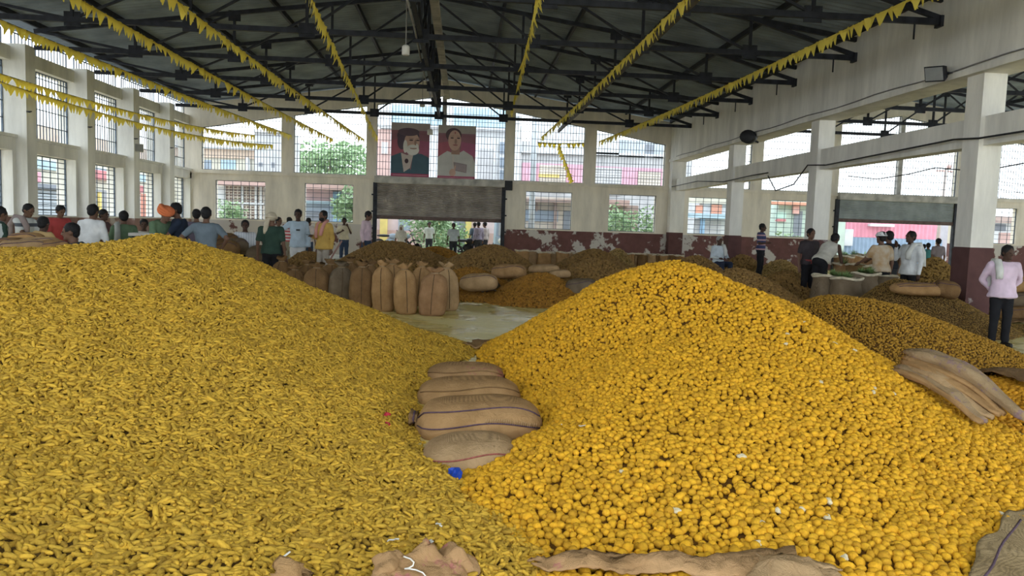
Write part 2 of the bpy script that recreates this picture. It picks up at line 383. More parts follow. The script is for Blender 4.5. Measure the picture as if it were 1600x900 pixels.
# left wall: piers every 3.1 m with thick lower wall, two rows of windows, beam and open clerestory
wlm = MB(); PY = [20.2 + 3.1 * k for k in range(-7, 5)]
x0, x1 = XL - .35, XL
PY0 = PY + [D + .2]
for y in PY:
    wlm.box(XL - .35, XL + .48, y - .22, y + .22, 0, 5.66)
for i, (a, b) in enumerate(zip(PY, PY[1:] + [D])):
    a += .22; b -= .22 if b < D else 0
    lo0, lo1 = a + .12, b - .14
    wlm.box(x0, XL + .2, a, b, 0, 1.4)                         # dado wall
    wlm.box(x0, XL + .2, a, lo0, 1.4, 3.4); wlm.box(x0, XL + .2, lo1, b, 1.4, 3.4); wlm.box(x0, XL + .2, lo0, lo1, 3.02, 3.4)
    wlm.box(x0, XL + .26, a, b, 3.34, 3.42)
    wlm.box(x0, XL + .12, a, b, 5.25, 5.6)                    # beam
    lm = lambda q, z: (XL - .1, q, z)
    s = {7: 'first bay in view', 8: 'second bay', 9: 'third bay', 10: 'fourth bay', 11: 'last bay by the far corner'}.get(i, 'bay %d counted from the open end' % (i + 1))
    if i >= 3:
        window((a, b, 3.42, lambda q: 5.25), 0, lm, .16, .42, 'upper left-wall barred window, ' + s, .022)
        window((lo0, lo1, 1.4, lambda q: 3.02), 0, lm, .42, .15, 'lower left-wall barred window, ' + s, .02)
        window((a, b, 5.6, lambda q: 6.04), 0, lm, .16, .5, 'low clerestory grille above the left-wall beam, ' + s, .022, .03)
obj('wall_left', wlm, M_WALL_L, kind='structure', label='long left wall of white piers with barred windows and faded red dado', category='wall')

# right: wall above the colonnade, tie beam and pillars
wr = MB(); wr.box(XR, XR + .62, YB, D, 4.45, 6.25); wr.box(XR - .05, XR + .02, YB, D, 4.45, 4.56)
obj('wall_right', wr, M_COLON, kind='structure', label='deep stained plaster wall carried on the colonnade', category='wall')
PILL = [13.0 - 12.0, 13.0 - 6.0, 13.0, 19.05, 25.1]
for i, y in enumerate(PILL):
    p = MB(); p.box(XR + .1, XR + .52, y - .3, y + .14, 0, 4.45); p.box(XR + .085, XR + .535, y - .315, y + .155, 0, 1.42)
    obj('pillar', p, M_COLON, kind='structure', category='pillar', label=['square pillar of the colonnade behind the view', 'square pillar of colonnade out of view', 'nearest white colonnade pillar with maroon base beside man in pink', 'middle white colonnade pillar beside the shuttered opening', 'farthest white colonnade pillar behind the seated man'][i])
b = MB()
for a, c in zip([YB] + PILL, PILL + [D]):
    b.box(XR + .18, XR + .5, a + (.26 if a > YB else 0), c - (.3 if c < D else 0), 3.22, 3.72)
obj('tie_beam', b, M_COLON, kind='structure', category='beam', label='white tie beam running between the colonnade pillars')
p = MB(); p.box(XR, XR + .6, D - .45, D, 0, 4.45); obj('pilaster', p, M_COLON, kind='structure', category='pillar', label='stained corner pilaster where colonnade meets far wall')

# second hall's outer wall (piers, dado, beam) out on the right
wo = MB()
for y in [-1.5 + 3.1 * k for k in range(11)]: wo.box(29.4, 29.8, y - .22, y + .22, 0, 6.0)
wo.box(29.5, 29.8, YB, D, 0, 1.4); wo.box(29.5, 29.8, YB, D, 3.0, 3.4); wo.box(29.5, 29.8, YB, D, 5.3, 5.7)
obj('wall_outer_right', wo, M_WALL_L, kind='structure', label='open pier wall on the far side of the second hall', category='wall')

# roofs: corrugated sheets on both halls
def roof(c, xa, xb, name, label):
    mb = MB(); n = int((D + .6 - YB) / .22); prof = []
    for i in range(n + 1):
        y = YB + (D + .6 - YB) * i / n; prof += [(y, 0), (y + .06, .035), (y + .14, .035), (y + .2, 0)]
    for xs, xe in ((xa, c), (c, xb)):
        vs = []
        for y, dz in prof: vs += [(xs, y, roof_z(xs, c) + dz + .1), (xe, y, roof_z(xe, c) + dz + .1)]
        mb.add(vs, [(2 * i, 2 * i + 1, 2 * i + 3, 2 * i + 2) for i in range(len(prof) - 1)])
    return obj(name, mb, M_ROOF, kind='structure', label=label, category='ceiling')
roof(XC, -11.72, 9.1, 'ceiling', 'dark corrugated roof sheets over the main hall')
roof(XC2, 9.06, 30.2, 'ceiling_annex', 'dark corrugated roof sheets over the second hall')

# purlins along the hall
def purlin(x, c):
    p = MB(); p.box(x - .035, x + .035, YB, D, roof_z(x, c) - .03, roof_z(x, c) + .1)
    obj('purlin', p, M_STEEL, kind='structure', category='purlin', label='dark steel purlin under the roof sheets, %s' % ('%.1f m from the %s ridge' % (abs(x - c), 'main' if c < 5 else 'second')) + (' on the left slope' if x < c else ' on the right slope'))
for k in range(-5, 6):
    if k: purlin(XC + k * 1.95, XC)
for k in (-3, -1, 1, 3): purlin(XC2 + k * 2.9, XC2)

# trusses
TY = [20.1 + 3.1 * k for k in range(-6, 4)]
ZB = 5.6
def truss(c, y, first, where, hw):
    root = empty('roof_truss', (c, y, ZB), 0, 'dark steel roof truss with crossed braces, ' + where, 'truss', None, 'structure')
    n = 8; xs = [-hw + 2 * hw * i / n for i in range(n + 1)]
    top = lambda x: roof_z(c + x, c) - .12 - ZB
    def part(name, a, b, w, h=None, dy=0):
        m = MB(); m.bar((a[0], dy, a[1]), (b[0], dy, b[1]), w, h); return obj(name, m, M_STEEL, root)
    part('bottom_chord', (-hw, 0), (hw, 0), .09, .11)
    for s in (-1, 1): part('rafter', (s * hw, max(.12, top(s * hw))), (0, top(0)), .08, .1)
    for i, x in enumerate(xs):
        if 0 < i < n:
            part('post', (x, 0), (x, top(x)), .06)
            g = MB(); g.box(x - .17, x + .17, -.012, .012, -.13, .17); obj('gusset_plate', g, M_STEEL, root)
            if i % 2 == 0:
                g = MB(); g.box(x - .15, x + .15, -.012, .012, top(x) - .2, top(x) + .06); obj('gusset_plate', g, M_STEEL, root)
    for i in range(n):
        a, b = xs[i], xs[i + 1]
        if i < n / 2: part('brace', (a, 0.02 if i else .3), (b, top(b)), .05) if i else part('brace', (a, .42), (b, 0), .06)
        else: part('brace', (b, 0.02), (a, top(a)), .05) if i < n - 1 else part('brace', (b, .06), (a, top(a)), .085)
    return root
ordn = ['first', 'second', 'third', 'fourth', 'fifth', 'sixth', 'seventh', 'eighth', 'ninth', 'tenth']
for i, y in enumerate(TY): truss(XC, y, i == 0, '%s from the far gable wall' % ordn[len(TY) - 1 - i], 9.8)
for i, y in enumerate(TY[3:]): truss(XC2, y, False, 'second hall, %s from its gable wall' % ordn[len(TY) - 4 - i], 9.6)
# ridge bracing between trusses
rb = empty('ridge_bracing', (XC, 0, ZB), 0, 'steel bracing running along the ridge between the trusses', 'bracing', None, 'structure')
for a, b2 in zip(TY, TY[1:]):
    for p, q in (((a, .05), (b2, 1.65)), ((a, 1.65), (b2, .05))):
        m = MB(); m.bar((0, p[0], p[1]), (0, q[0], q[1]), .06); obj('brace', m, M_STEEL, rb)
m = MB(); m.bar((0, TY[0], 0), (0, TY[-1], 0), .09); obj('tie_rod', m, M_STEEL, rb)
m = MB(); m.bar((4.95, YB, .0), (4.95, D, .0), .09, .12)
o = obj('runner_beam', m, M_STEEL2, None, (XC, 0, ZB - .02), kind='structure', label='grey runner beam tying the trusses right of the ridge', category='beam')
m = MB(); m.box(.22, .4, 9, 28.5, .5, .64); obj('cable_tray', m, M_TRIM, None, (XC, 0, ZB), kind='structure', label='pale metal tray running under the ridge', category='tray')
# eave grille panels hanging at the left, over the clerestory
# ------------------------------------------------------------------ roller shutters
def shutter(c, zb, m, label, ribs):
    root = empty('roller_shutter', (c, D - .02, 0), 0, label, 'shutter')
    w = 2.62; k = MB(); z = 3.14; n = ribs
    vs = []; fs = []
    for i in range(n * 3 + 1):
        zz = zb + .14 + (z - zb - .14) * i / (n * 3); dy = (0, -.03, -.03)[i % 3]
        vs += [(-w, dy, zz), (w, dy, zz)]
    k.add(vs, [(2 * i, 2 * i + 1, 2 * i + 3, 2 * i + 2) for i in range(n * 3)])
    obj('curtain', k, m, root)
    k = MB(); k.box(-w, w, -.06, .04, zb, zb + .15); obj('bottom_bar', k, mat('shutter_bar_brown', (.13, .09, .085), .7), root)
    k = MB(); k.box(-w - .1, w + .1, -.28, .05, 3.12, 3.4); obj('roller_box', k, M_TRIM, root)
    for s in (-1, 1):
        k = MB(); k.box(s * 2.7 - .08, s * 2.7 + .08, -.1, .06, 0, 3.14); g = obj('guide_rail', k, M_STEEL, root)
        for zz in (1.2, 1.9, 2.6):
            k = MB(); k.box(s * 2.8 - .05, s * 2.8 + .05, -.06, .0, zz, zz + .06); obj('bracket', k, M_STEEL, g)
    return root
shutter(XC, 1.62, M_SHUT, 'brown grey roller shutter half lowered under the two portraits', 22)
shutter(XC2, 2.15, M_SHUT2, 'blue grey roller shutter raised high in the second hall', 16)
for x in (1.75, 9.0):
    pass
m = MB(); m.box(1.62, 2.0, D - .25, D - .03, 3.0, 3.4); obj('shutter_motor', m, M_BLACK, None, label='dark motor housing at the top right of brown shutter', category='motor')

# ------------------------------------------------------------------ outside: street, houses, trees
g = MB(); g.box(-60, 70, D + .3, 90, -.32, -.02); g.box(-60, -14, -14, D + .3, -.32, -.02); obj('ground_outside', g, M_GROUND, kind='structure', label='pale sandy street outside the hall', category='ground')
g = MB(); g.box(-1.2, 1.6, D + 3, D + 9, -.02, .06); g.box(16.0, 19, D + 2, D + 8, -.02, .05); obj('grass_verge', g, M_GRASS, kind='structure', label='green grass verge outside the raised shutters', category='grass')
pm = {}
def P(name, col, rough=.85, var=.08, scale=1.5):
    if name not in pm: pm[name] = mat('paint_' + name, tuple(.72 * c + .28 * b for c, b in zip(col, (.55, .58, .62))), rough, var, scale)  # outdoor glare mixed into each paint as a pale blue-grey wash
    return pm[name]
cream, white, pblue, pink, beige = P('cream', (.62, .58, .46)), P('white', (.66, .68, .70)), P('pale_blue', (.36, .55, .68)), P('pink', (.70, .30, .42)), P('beige', (.55, .47, .38))
greyp, dgrey, brownp, orange, yellow = P('plaster_grey', (.45, .45, .46)), P('dark_grey', (.10, .12, .16)), P('brown', (.30, .17, .12)), P('orange', (.70, .22, .08)), P('yellow', (.80, .58, .06))
red, blue, brick, slate = P('red', (.55, .09, .10)), P('blue', (.20, .42, .68)), P('brick', (.50, .27, .22)), P('slate_blue', (.20, .27, .36))

def building(name, label, Y, parts, cat='building'):
    """parts: (part name, px0, py0, px1, py1, material, proud) boxes whose front stands PROUD metres before the facade at depth Y"""
    a = at((parts[0][1] + parts[0][3]) / 2, 400, Y); root = empty(name, (a.x, Y, 0), 0, label, cat)
    for i, (n, x0, y0, x1, y1, m, pr) in enumerate(parts):
        ym = (y0 + y1) / 2; xm = (x0 + x1) / 2
        X0, X1 = at(x0, ym, Y - pr).x, at(x1, ym, Y - pr).x; Z0, Z1 = at(xm, y1, Y - pr).z, at(xm, y0, Y - pr).z
        dep = 2.4 if i == 0 else pr + .12
        if y1 > 900: Z0 = -.02
        b = MB()
        if n == 'shutter':
            k = max(3, int((Z1 - Z0) / .16)); vs = []
            for j in range(2 * k + 1): vs += [(X0 - a.x, -pr - .03 * (j % 2), lerp(Z0, Z1, j / (2 * k))), (X1 - a.x, -pr - .03 * (j % 2), lerp(Z0, Z1, j / (2 * k)))]
            b.add(vs, [(2 * j, 2 * j + 1, 2 * j + 3, 2 * j + 2) for j in range(2 * k)])
        elif n == 'corrugated_sheet':
            k = max(6, int((X1 - X0) / .12)); vs = []
            for j in range(k + 1): vs += [(lerp(X0, X1, j / k) - a.x, -pr - .05 * (j % 2), Z0), (lerp(X0, X1, j / k) - a.x, -pr - .05 * (j % 2), Z1)]
            b.add(vs, [(2 * j, 2 * j + 2, 2 * j + 3, 2 * j + 1) for j in range(k)])
        elif n == 'lattice':
            k = 9
            for j in range(k + 1): X = lerp(X0, X1, j / k) - a.x; b.box(X - .03, X + .03, -pr, -pr + .06, Z0, Z1)
            for j in range(13): Z = lerp(Z0, Z1, j / 12); b.box(X0 - a.x, X1 - a.x, -pr + .01, -pr + .05, Z - .025, Z + .025)
        else: b.box(X0 - a.x, X1 - a.x, -pr, -pr + dep, Z0, Z1)
        obj(n, b, m, root)
    return root

building('cream_house', 'cream two-storey house with orange band seen through leftmost far window', 50, [
    ('wall', 270, 214, 396, 999, cream, 0), ('band', 268, 232, 398, 246, P('band_tan', (.62, .44, .30)), .15), ('ledge', 268, 228, 398, 232, white, .5), ('window', 318, 250, 330, 264, slate, .03), ('window', 345, 250, 368, 264, pblue, .03), ('column', 384, 246, 388, 275, white, .4)])
building('grey_tower_house', 'unfinished grey plaster house beside the cream house', 47, [
    ('wall', 396, 206, 452, 999, greyp, 0), ('window', 404, 254, 410, 260, dgrey, .02), ('window', 424, 254, 429, 262, dgrey, .02), ('ledge', 394, 203, 454, 207, white, .2)])
building('lattice_house', 'white house with brown lattice screens behind lower left window', 40, [
    ('wall', 322, 292, 420, 999, white, 0), ('roof', 330, 277, 430, 290, brick, .8), ('screen_panel', 351, 291, 412, 343, brownp, .03), ('lattice', 351, 291, 412, 343, beige, .1), ('mullion', 349, 290, 352, 345, white, .16), ('mullion', 377, 290, 380, 345, white, .16), ('mullion', 398, 290, 401, 345, white, .16), ('mullion', 406, 290, 409, 345, white, .16), ('rail', 349, 316, 412, 319, white, .17)])
building('blue_pillar_shop', 'small shop with red awning and bright blue pillar', 40, [
    ('wall', 462, 296, 545, 999, white, 0), ('roof', 462, 285, 552, 296, brick, .9), ('fascia', 478, 297, 520, 314, P('pale_pink', (.62, .40, .42)), .1), ('shopfront', 476, 318, 519, 350, slate, .05), ('shutter', 478, 330, 500, 352, dgrey, .1), ('pillar', 520, 300, 531, 352, blue, .3), ('ledge', 470, 314, 530, 318, pblue, .3)])
building('blue_banded_building', 'large pale building with light blue band behind the portraits', 48, [
    ('wall', 588, 166, 800, 999, white, 0), ('band', 612, 168, 800, 196, pblue, .2), ('column', 696, 166, 709, 200, white, .3), ('column', 592, 166, 612, 200, white, .3), ('brick_panel', 588, 202, 614, 280, brick, .06), ('window', 596, 222, 606, 240, white, .1), ('ledge', 588, 197, 800, 201, white, .4),
    ('window_frame', 742, 224, 776, 282, white, .2), ('window', 748, 232, 770, 282, greyp, .24), ('window', 781, 222, 788, 240, slate, .05), ('window', 781, 246, 788, 262, slate, .05), ('window', 781, 266, 788, 280, slate, .05), ('fascia', 610, 206, 612, 280, greyp, .1)])
building('pink_shop_row', 'pink shop with beige shutter and grey upper storey', 46, [
    ('wall', 800, 222, 926, 999, greyp, 0), ('upper_storey', 838, 184, 926, 240, white, .02), ('pier', 803, 196, 814, 290, white, .2), ('band', 815, 256, 926, 300, pink, .06), ('shutter', 842, 258, 884, 300, beige, .12), ('sign', 842, 272, 874, 277, yellow, .2), ('ledge', 815, 238, 926, 241, white, .25)])
building('pink_grey_house', 'pink walled house with grey block on its roof', 46, [
    ('wall', 926, 242, 1062, 999, greyp, 0), ('band', 926, 262, 1062, 305, pink, .05), ('shutter', 930, 262, 971, 305, greyp, .1), ('shutter', 996, 268, 1032, 305, beige, .1), ('roof_block', 968, 220, 1060, 246, P('blue_grey', (.42, .48, .54)), .0), ('window', 1008, 226, 1022, 246, dgrey, .03), ('ledge', 926, 240, 1062, 243, white, .3), ('upper_storey', 926, 208, 968, 242, white, .3)])
building('dark_shopfront', 'low shop with dark blue front behind lower right window', 39, [
    ('wall', 806, 308, 902, 999, beige, 0), ('fascia', 806, 311, 902, 316, brownp, .5), ('shopfront', 820, 329, 872, 346, slate, .05), ('post', 866, 314, 870, 368, brownp, .3), ('doorway', 880, 330, 894, 365, dgrey, .04), ('post', 838, 314, 840, 330, brownp, .2)])
building('brown_kiosk', 'brown kiosk half hidden by the green bush', 39, [
    ('wall', 938, 320, 982, 999, brownp, 0), ('roof', 936, 312, 984, 321, brick, .6), ('doorway', 948, 332, 962, 365, dgrey, .03)])
building('yellow_pillar_house', 'pink wall with yellow pillars across the street', 42, [
    ('wall', 570, 320, 800, 999, P('pale_rose', (.68, .50, .52)), 0), ('plinth', 570, 362, 800, 999, brick, .08), ('pillar', 588, 320, 599, 999, yellow, .3), ('pillar', 719, 320, 728, 999, yellow, .3), ('doorway', 700, 330, 718, 999, dgrey, .1), ('doorway', 616, 335, 634, 999, slate, .05), ('pillar', 676, 320, 682, 999, yellow, .2)])
building('orange_white_shop', 'white shop with orange squares along its fascia', 42, [
    ('wall', 1076, 300, 1150, 999, white, 0), ('band', 1076, 310, 1150, 318, cream, .2), ('panel', 1088, 321, 1098, 333, orange, .1), ('panel', 1112, 320, 1128, 334, orange, .1), ('awning', 1076, 334, 1150, 341, pblue, .6), ('shutter', 1084, 342, 1126, 372, greyp, .1), ('post', 1095, 342, 1101, 372, blue, .3)])
building('green_shop', 'pale green shop with dark doorway seen past the middle pillar', 42, [
    ('wall', 1196, 306, 1300, 999, P('pale_green', (.45, .58, .48)), 0), ('ledge', 1196, 316, 1300, 321, orange, .4), ('sign', 1214, 332, 1228, 343, P('mint', (.45, .70, .60)), .1), ('sign', 1214, 342, 1228, 346, red, .12), ('doorway', 1239, 330, 1252, 400, dgrey, .05), ('sign', 1240, 322, 1250, 334, P('sign_coral', (.75, .35, .28)), .2)])
building('pink_blue_shed', 'corrugated shed painted pink above and blue below', 43, [
    ('wall', 1300, 344, 1470, 999, P('shed_base', (.35, .32, .36)), 0), ('corrugated_sheet', 1300, 336, 1470, 372, P('shed_pink', (.70, .16, .26)), .06), ('corrugated_sheet', 1300, 372, 1470, 425, P('shed_blue', (.14, .25, .40)), .06), ('window', 1320, 358, 1333, 384, white, .2), ('ledge', 1360, 350, 1398, 354, white, .4)])
building('grey_side_house', 'grey house edge beside the corrugated shed', 44, [('wall', 1470, 345, 1500, 999, slate, 0), ('ledge', 1464, 352, 1500, 357, white, .4)])
building('brick_house', 'brick house with brown roof behind lower right window of second hall', 46, [
    ('wall', 1500, 346, 1640, 999, white, 0), ('roof', 1500, 338, 1640, 348, brownp, .9), ('window', 1552, 350, 1572, 361, dgrey, .03), ('window', 1580, 350, 1600, 361, dgrey, .03), ('brick_panel', 1560, 364, 1600, 400, brick, .05), ('brick_panel', 1540, 360, 1552, 400, brick, .05)])

# street side of the left wall: one terrace of shops, facade in the plane X = -19
def terrace():
    X = -19.0; root = empty('shop_terrace', (X, 30, 0), 0, 'terrace of painted shops outside the left windows', 'building')
    def fb(n, px0, py0, px1, py1, m, pr=0., full=False, dep=None, slats=False):
        xm, ym = (px0 + px1) / 2, (py0 + py1) / 2
        Y0, Y1 = atX(px0, ym, X).y, atX(px1, ym, X).y; Z0, Z1 = atX(xm, py1, X).z, atX(xm, py0, X).z
        if full: Z0 = -.02
        b = MB()
        if slats:
            k = max(4, int((Z1 - Z0) / .14))
            for j in range(k): b.box(pr - .02, pr + .03, Y0 - 30, Y1 - 30, lerp(Z0, Z1, j / k), lerp(Z0, Z1, (j + .8) / k))
        else: b.box(-(dep or .1), pr, Y0 - 30, Y1 - 30, Z0, Z1)
        obj(n, b, m, root)
    b = MB(); b.box(-5, 0, -6, 27, -.02, 5.2); obj('wall', b, cream, root)
    b = MB(); b.box(-.1, .25, -6, 27, 4.55, 5.25); obj('parapet', b, P('band_orange', (.60, .44, .32)), root)
    b = MB(); b.box(-.1, .1, -6, 27, 3.35, 3.75); obj('band', b, pblue, root)
    fb('sign', 40, 268, 60, 284, P('sign_pink', (.75, .25, .35)), .12)
    fb('beam', 46, 288, 99, 296, dgrey, .3); fb('shutter', 50, 297, 97, 340, P('shutter_blue_grey', (.36, .42, .48)), .08, True, slats=True)
    fb('sign', 138, 267, 178, 281, red, .25); fb('doorway', 144, 297, 174, 345, P('door_grey', (.22, .22, .24)), .06, True); fb('pillar', 150, 300, 153, 345, yellow, .2, True)
    fb('sign', 212, 290, 219, 301, red, .2); fb('door', 214, 303, 235, 345, P('door_orange', (.62, .16, .06)), .08, True); fb('pillar', 211, 303, 214, 345, white, .2, True)
    fb('fascia', 266, 282, 300, 297, P('fascia_rose', (.55, .25, .25)), .15); fb('window', 271, 298, 284, 309, dgrey, .05)
terrace()

def foliage(name, label, loc, rx, ry, rz, n, m, trunk=None, leaf=.13, cat='bush', seed=1):
    rr = random.Random(seed); mb = MB(); root = empty(name, loc, 0, label, cat)
    cl = [(rr.uniform(-1, 1), rr.uniform(-1, 1), rr.uniform(-.8, 1)) for _ in range(22)]
    for i in range(n):
        c = cl[i % 22]; u = Vector((rr.gauss(0, 1), rr.gauss(0, 1), rr.gauss(0, 1))).normalized() * rr.random() ** .4 * .48
        p = Vector(((c[0] * .7 + u.x) * rx, (c[1] * .7 + u.y) * ry, (c[2] * .7 + u.z) * rz))
        if loc[2] + p.z < .02: continue
        a = Vector((rr.gauss(0, 1), rr.gauss(0, 1), rr.gauss(0, .6))).normalized() * leaf * rr.uniform(.6, 1.3); b = a.cross(Vector((rr.gauss(0, 1), rr.gauss(0, 1), rr.gauss(0, 1)))).normalized() * leaf * .45
        mb.add([p - a, p + b, p + a, p - b], [(0, 1, 2, 3)])
    obj('foliage', mb, m, root, kind='stuff')
    if trunk:
        t = MB(); t.tube([(0, 0, -loc[2]), (.1, 0, -loc[2] * .5), (0, 0, rz * .4)], [trunk, trunk * .8, trunk * .4]); obj('trunk', t, brownp, root)
        for k in range(4):
            t = MB(); t.tube([(0, 0, -rz * .5), (rx * .5 * math.cos(k * 1.6), ry * .4 * math.sin(k * 1.6), rz * .3)], [trunk * .5, trunk * .15]); obj('branch', t, brownp, root)
    return root
p = at(515, 262, 56); foliage('street_tree', 'wide green tree seen through second far window', (p.x, 56, p.z), 3.6, 2.5, 1.9, 2600, M_GREENL, .2, .22, 'tree', 3)
p = at(548, 315, 41); foliage('street_tree', 'tree behind the blue pillar shop, in lower far window', (p.x + .5, 38.5, 2.4), 1.1, 1, 1.5, 1400, M_GREENL, .1, .14, 'tree', 4)
p = at(990, 345, 36); foliage('leafy_bush', 'large leafy bush filling the lower far right window', (p.x, 36, 1.45), 1.9, 1, 1.25, 2200, M_GREENL, None, .12, 'bush', 5)
p = at(672, 358, 38); foliage('leafy_bush', 'flowering bush in the middle of the open shutter', (p.x, 38, 1.2), 1.6, 1, 1.3, 1800, M_GREENL, None, .11, 'bush', 6)
p = at(695, 365, 36); foliage('leafy_bush', 'low green bush beside the motorcycle outside', (p.x + .2, 37.2, .7), 1.2, .8, .8, 1200, M_GREENL, None, .1, 'bush', 7)
p = at(1232, 372, 36); foliage('leafy_bush', 'small plant outside window between the pillars', (p.x, 36, .9), .9, .6, .7, 700, M_GREENL, .04, .1, 'bush', 8)
p = at(1321, 405, 37); foliage('leafy_bush', 'grass clump at the left edge of second hall opening', (p.x, 36, .3), .7, .6, .45, 600, M_GREENL, None, .1, 'bush', 9)
p = at(386, 332, 39.3); foliage('leafy_bush', 'green bush in front of the lattice house', (p.x - .6, 38.3, 1.5), .8, .4, .9, 700, M_GREENL, .06, .1, 'bush', 10)

# power pole and overhead wires
p = at(832, 300, 37); m = MB(); m.tube([(0, 0, 0), (0, 0, 9)], [.16, .12], 10); po = obj('power_pole', m, P('pole_concrete', (.50, .56, .62)), None, (p.x, 37, -.02), label='bare concrete power pole outside right of the brown shutter', category='pole')
m = MB(); m.box(-.6, .6, -.05, .05, 8.3, 8.4); obj('cross_arm', m, M_STEEL, po)
p = at(1469, 300, 40); m = MB(); m.tube([(0, 0, 0), (.25, 0, 5.4)], [.1, .08], 8); po = obj('power_pole', m, P('pole_brown', (.42, .33, .28)), None, (p.x, 40, -.02), label='slim brown pole with insulators beyond second hall shutter', category='pole')
m = MB(); m.box(-.3, .6, -.05, .05, 5.2, 5.3); m.ball((.4, 0, 5.5), .14); obj('cross_arm', m, brick, po)
for k in range(4):
    m = MB(); pts = [(lerp(p.x + .3, p.x + 16, i / 10), 40 - k * .1, 5.2 - k * .45 - .9 * math.sin(PI * i / 10) + i * .05) for i in range(11)]; m.tube(pts, .02, 5)
    obj('overhead_wire', m, M_CABLE, label=['topmost', 'second', 'third', 'lowest'][k] + ' overhead wire running right from the slim brown pole', category='wire', group='overhead wires')

# ------------------------------------------------------------------ heaps
class RBF:
    def __init__(s, pts, c=.35):
        P_ = np.array(pts, float); s.p = P_[:, :2]; s.c = c; n = len(P_)
        d = np.hypot(s.p[:, None, 0] - s.p[None, :, 0], s.p[:, None, 1] - s.p[None, :, 1]); A = np.zeros((n + 3, n + 3)); A[:n, :n] = np.sqrt(d * d + c * c)
        A[:n, n] = 1; A[:n, n + 1:] = s.p; A[n, :n] = 1; A[n + 1:, :n] = s.p.T
        s.w = np.linalg.solve(A, np.concatenate([P_[:, 2], [0, 0, 0]]))
    def __call__(s, x, y):
        d = np.hypot(s.p[:, 0] - x, s.p[:, 1] - y); n = len(s.p)
        return float(np.sqrt(d * d + s.c * s.c) @ s.w[:n] + s.w[n] + s.w[n + 1] * x + s.w[n + 2] * y)

def W3(x, y, Y): v = at(x, y, Y); return (v.x, v.y, v.z)
def W0(x, y, z=0.): v = flr(x, y, z); return (v.x, v.y, v.z)
ptsL = [W3(*q) for q in ((-60, 396, 7.8), (0, 393, 8.0), (60, 394, 8.1), (100, 389, 8.2), (180, 380, 8.4), (258, 370, 8.6), (320, 387, 8.8), (400, 411, 9.2), (470, 446, 9.5), (560, 480, 9.7), (640, 510, 9.8),
                         (0, 600, 4.9), (200, 600, 5.2), (400, 600, 5.6), (560, 600, 6.3), (0, 750, 3.55), (0, 900, 2.6), (300, 900, 2.75), (500, 900, 2.9), (300, 750, 3.9), (520, 750, 4.25), (-300, 455, 6.5), (-300, 900, 2.3), (-300, 650, 4))]
ptsL += [W0(735, 540), W0(690, 582), W0(650, 625), W0(640, 668, .02), W0(685, 745, .08), W0(720, 775, .06), W0(770, 810, .06), W0(830, 890, .06), W0(760, 900, .1), W0(800, 1000, .05)]
ptsL += [(-6.5, 8.5, .95), (-9, 8, .45), (-10, 5, .4), (-3.3, 11.6, 0), (-1.6, 11.4, 0), (-6, 11.8, .2), (-9, 12, 0), (-2.4, 10.6, .35), (-4, 10.2, .75), (-.2, 10.6, -.2), (-1.2, 1.6, .25), (0, 1.8, .05), (-4, 1.5, .3), (.6, 8.5, -.2), (.7, 6.5, -.25), (.6, 5, -.25), (.9, 3.5, -.1)]
rbL = RBF(ptsL)
ptsR = [W3(*q) for q in ((800, 521, 9.0), (850, 492, 8.8), (905, 461, 8.6), (950, 436, 8.4), (1030, 413, 8.0), (1100, 424, 7.9), (1150, 446, 7.7), (1250, 487, 7.2), (1400, 582, 6.4), (1500, 642, 6.0),
                         (1000, 600, 5.7), (1200, 600, 5.6), (1000, 750, 4.2), (1200, 750, 4.15), (1400, 750, 4.3), (900, 620, 5.9), (1100, 500, 6.9), (1350, 680, 4.9))]
ptsR += [W0(745, 548), W0(775, 585), W0(805, 612), W0(842, 665, .02), W0(800, 700, .09), W0(770, 735, .08), W0(735, 760, .05), W0(790, 820, .06), W0(850, 890, .05), W0(1000, 895, .05), W0(1200, 895, .05), W0(1480, 895, .06), W0(1590, 790, .02), W0(1610, 702, 0)]
ptsR += [(2.1, 10.3, 0), (1.1, 10.2, 0), (3.4, 9.4, 0), (4.5, 8, 0), (5, 6.6, -.1), (4.6, 4.8, -.1), (3.6, 3.4, -.05), (2.4, 9.2, .6), (3.4, 8.2, .5), (-.1, 9.2, -.2), (-.2, 7.5, -.2), (-.1, 6, -.25), (-.2, 4.9, -.15), (2, 2.2, .0), (.7, 2.2, 0), (3.2, 2.5, -.05)]
rbR = RBF(ptsR)
def hL(x, y):
    z = rbL(x, y); return z + .035 * nz(x, y, 3, 1.3) * min(1, max(0, z * 4)) + .015 * nz(x, y, 9, 3.5)
def hR(x, y):
    z = rbR(x, y); return z + .03 * nz(x, y, 5, 1.4) * min(1, max(0, z * 4)) + .014 * nz(x, y, 1, 3.5)
def px(v):
    d = Vector(v) - C0; z = d.dot(c_fw); return (800 + F_PX * d.dot(c_rt) / z, 450 - F_PX * d.dot(c_up) / z) if z > .05 else (-9, -9)

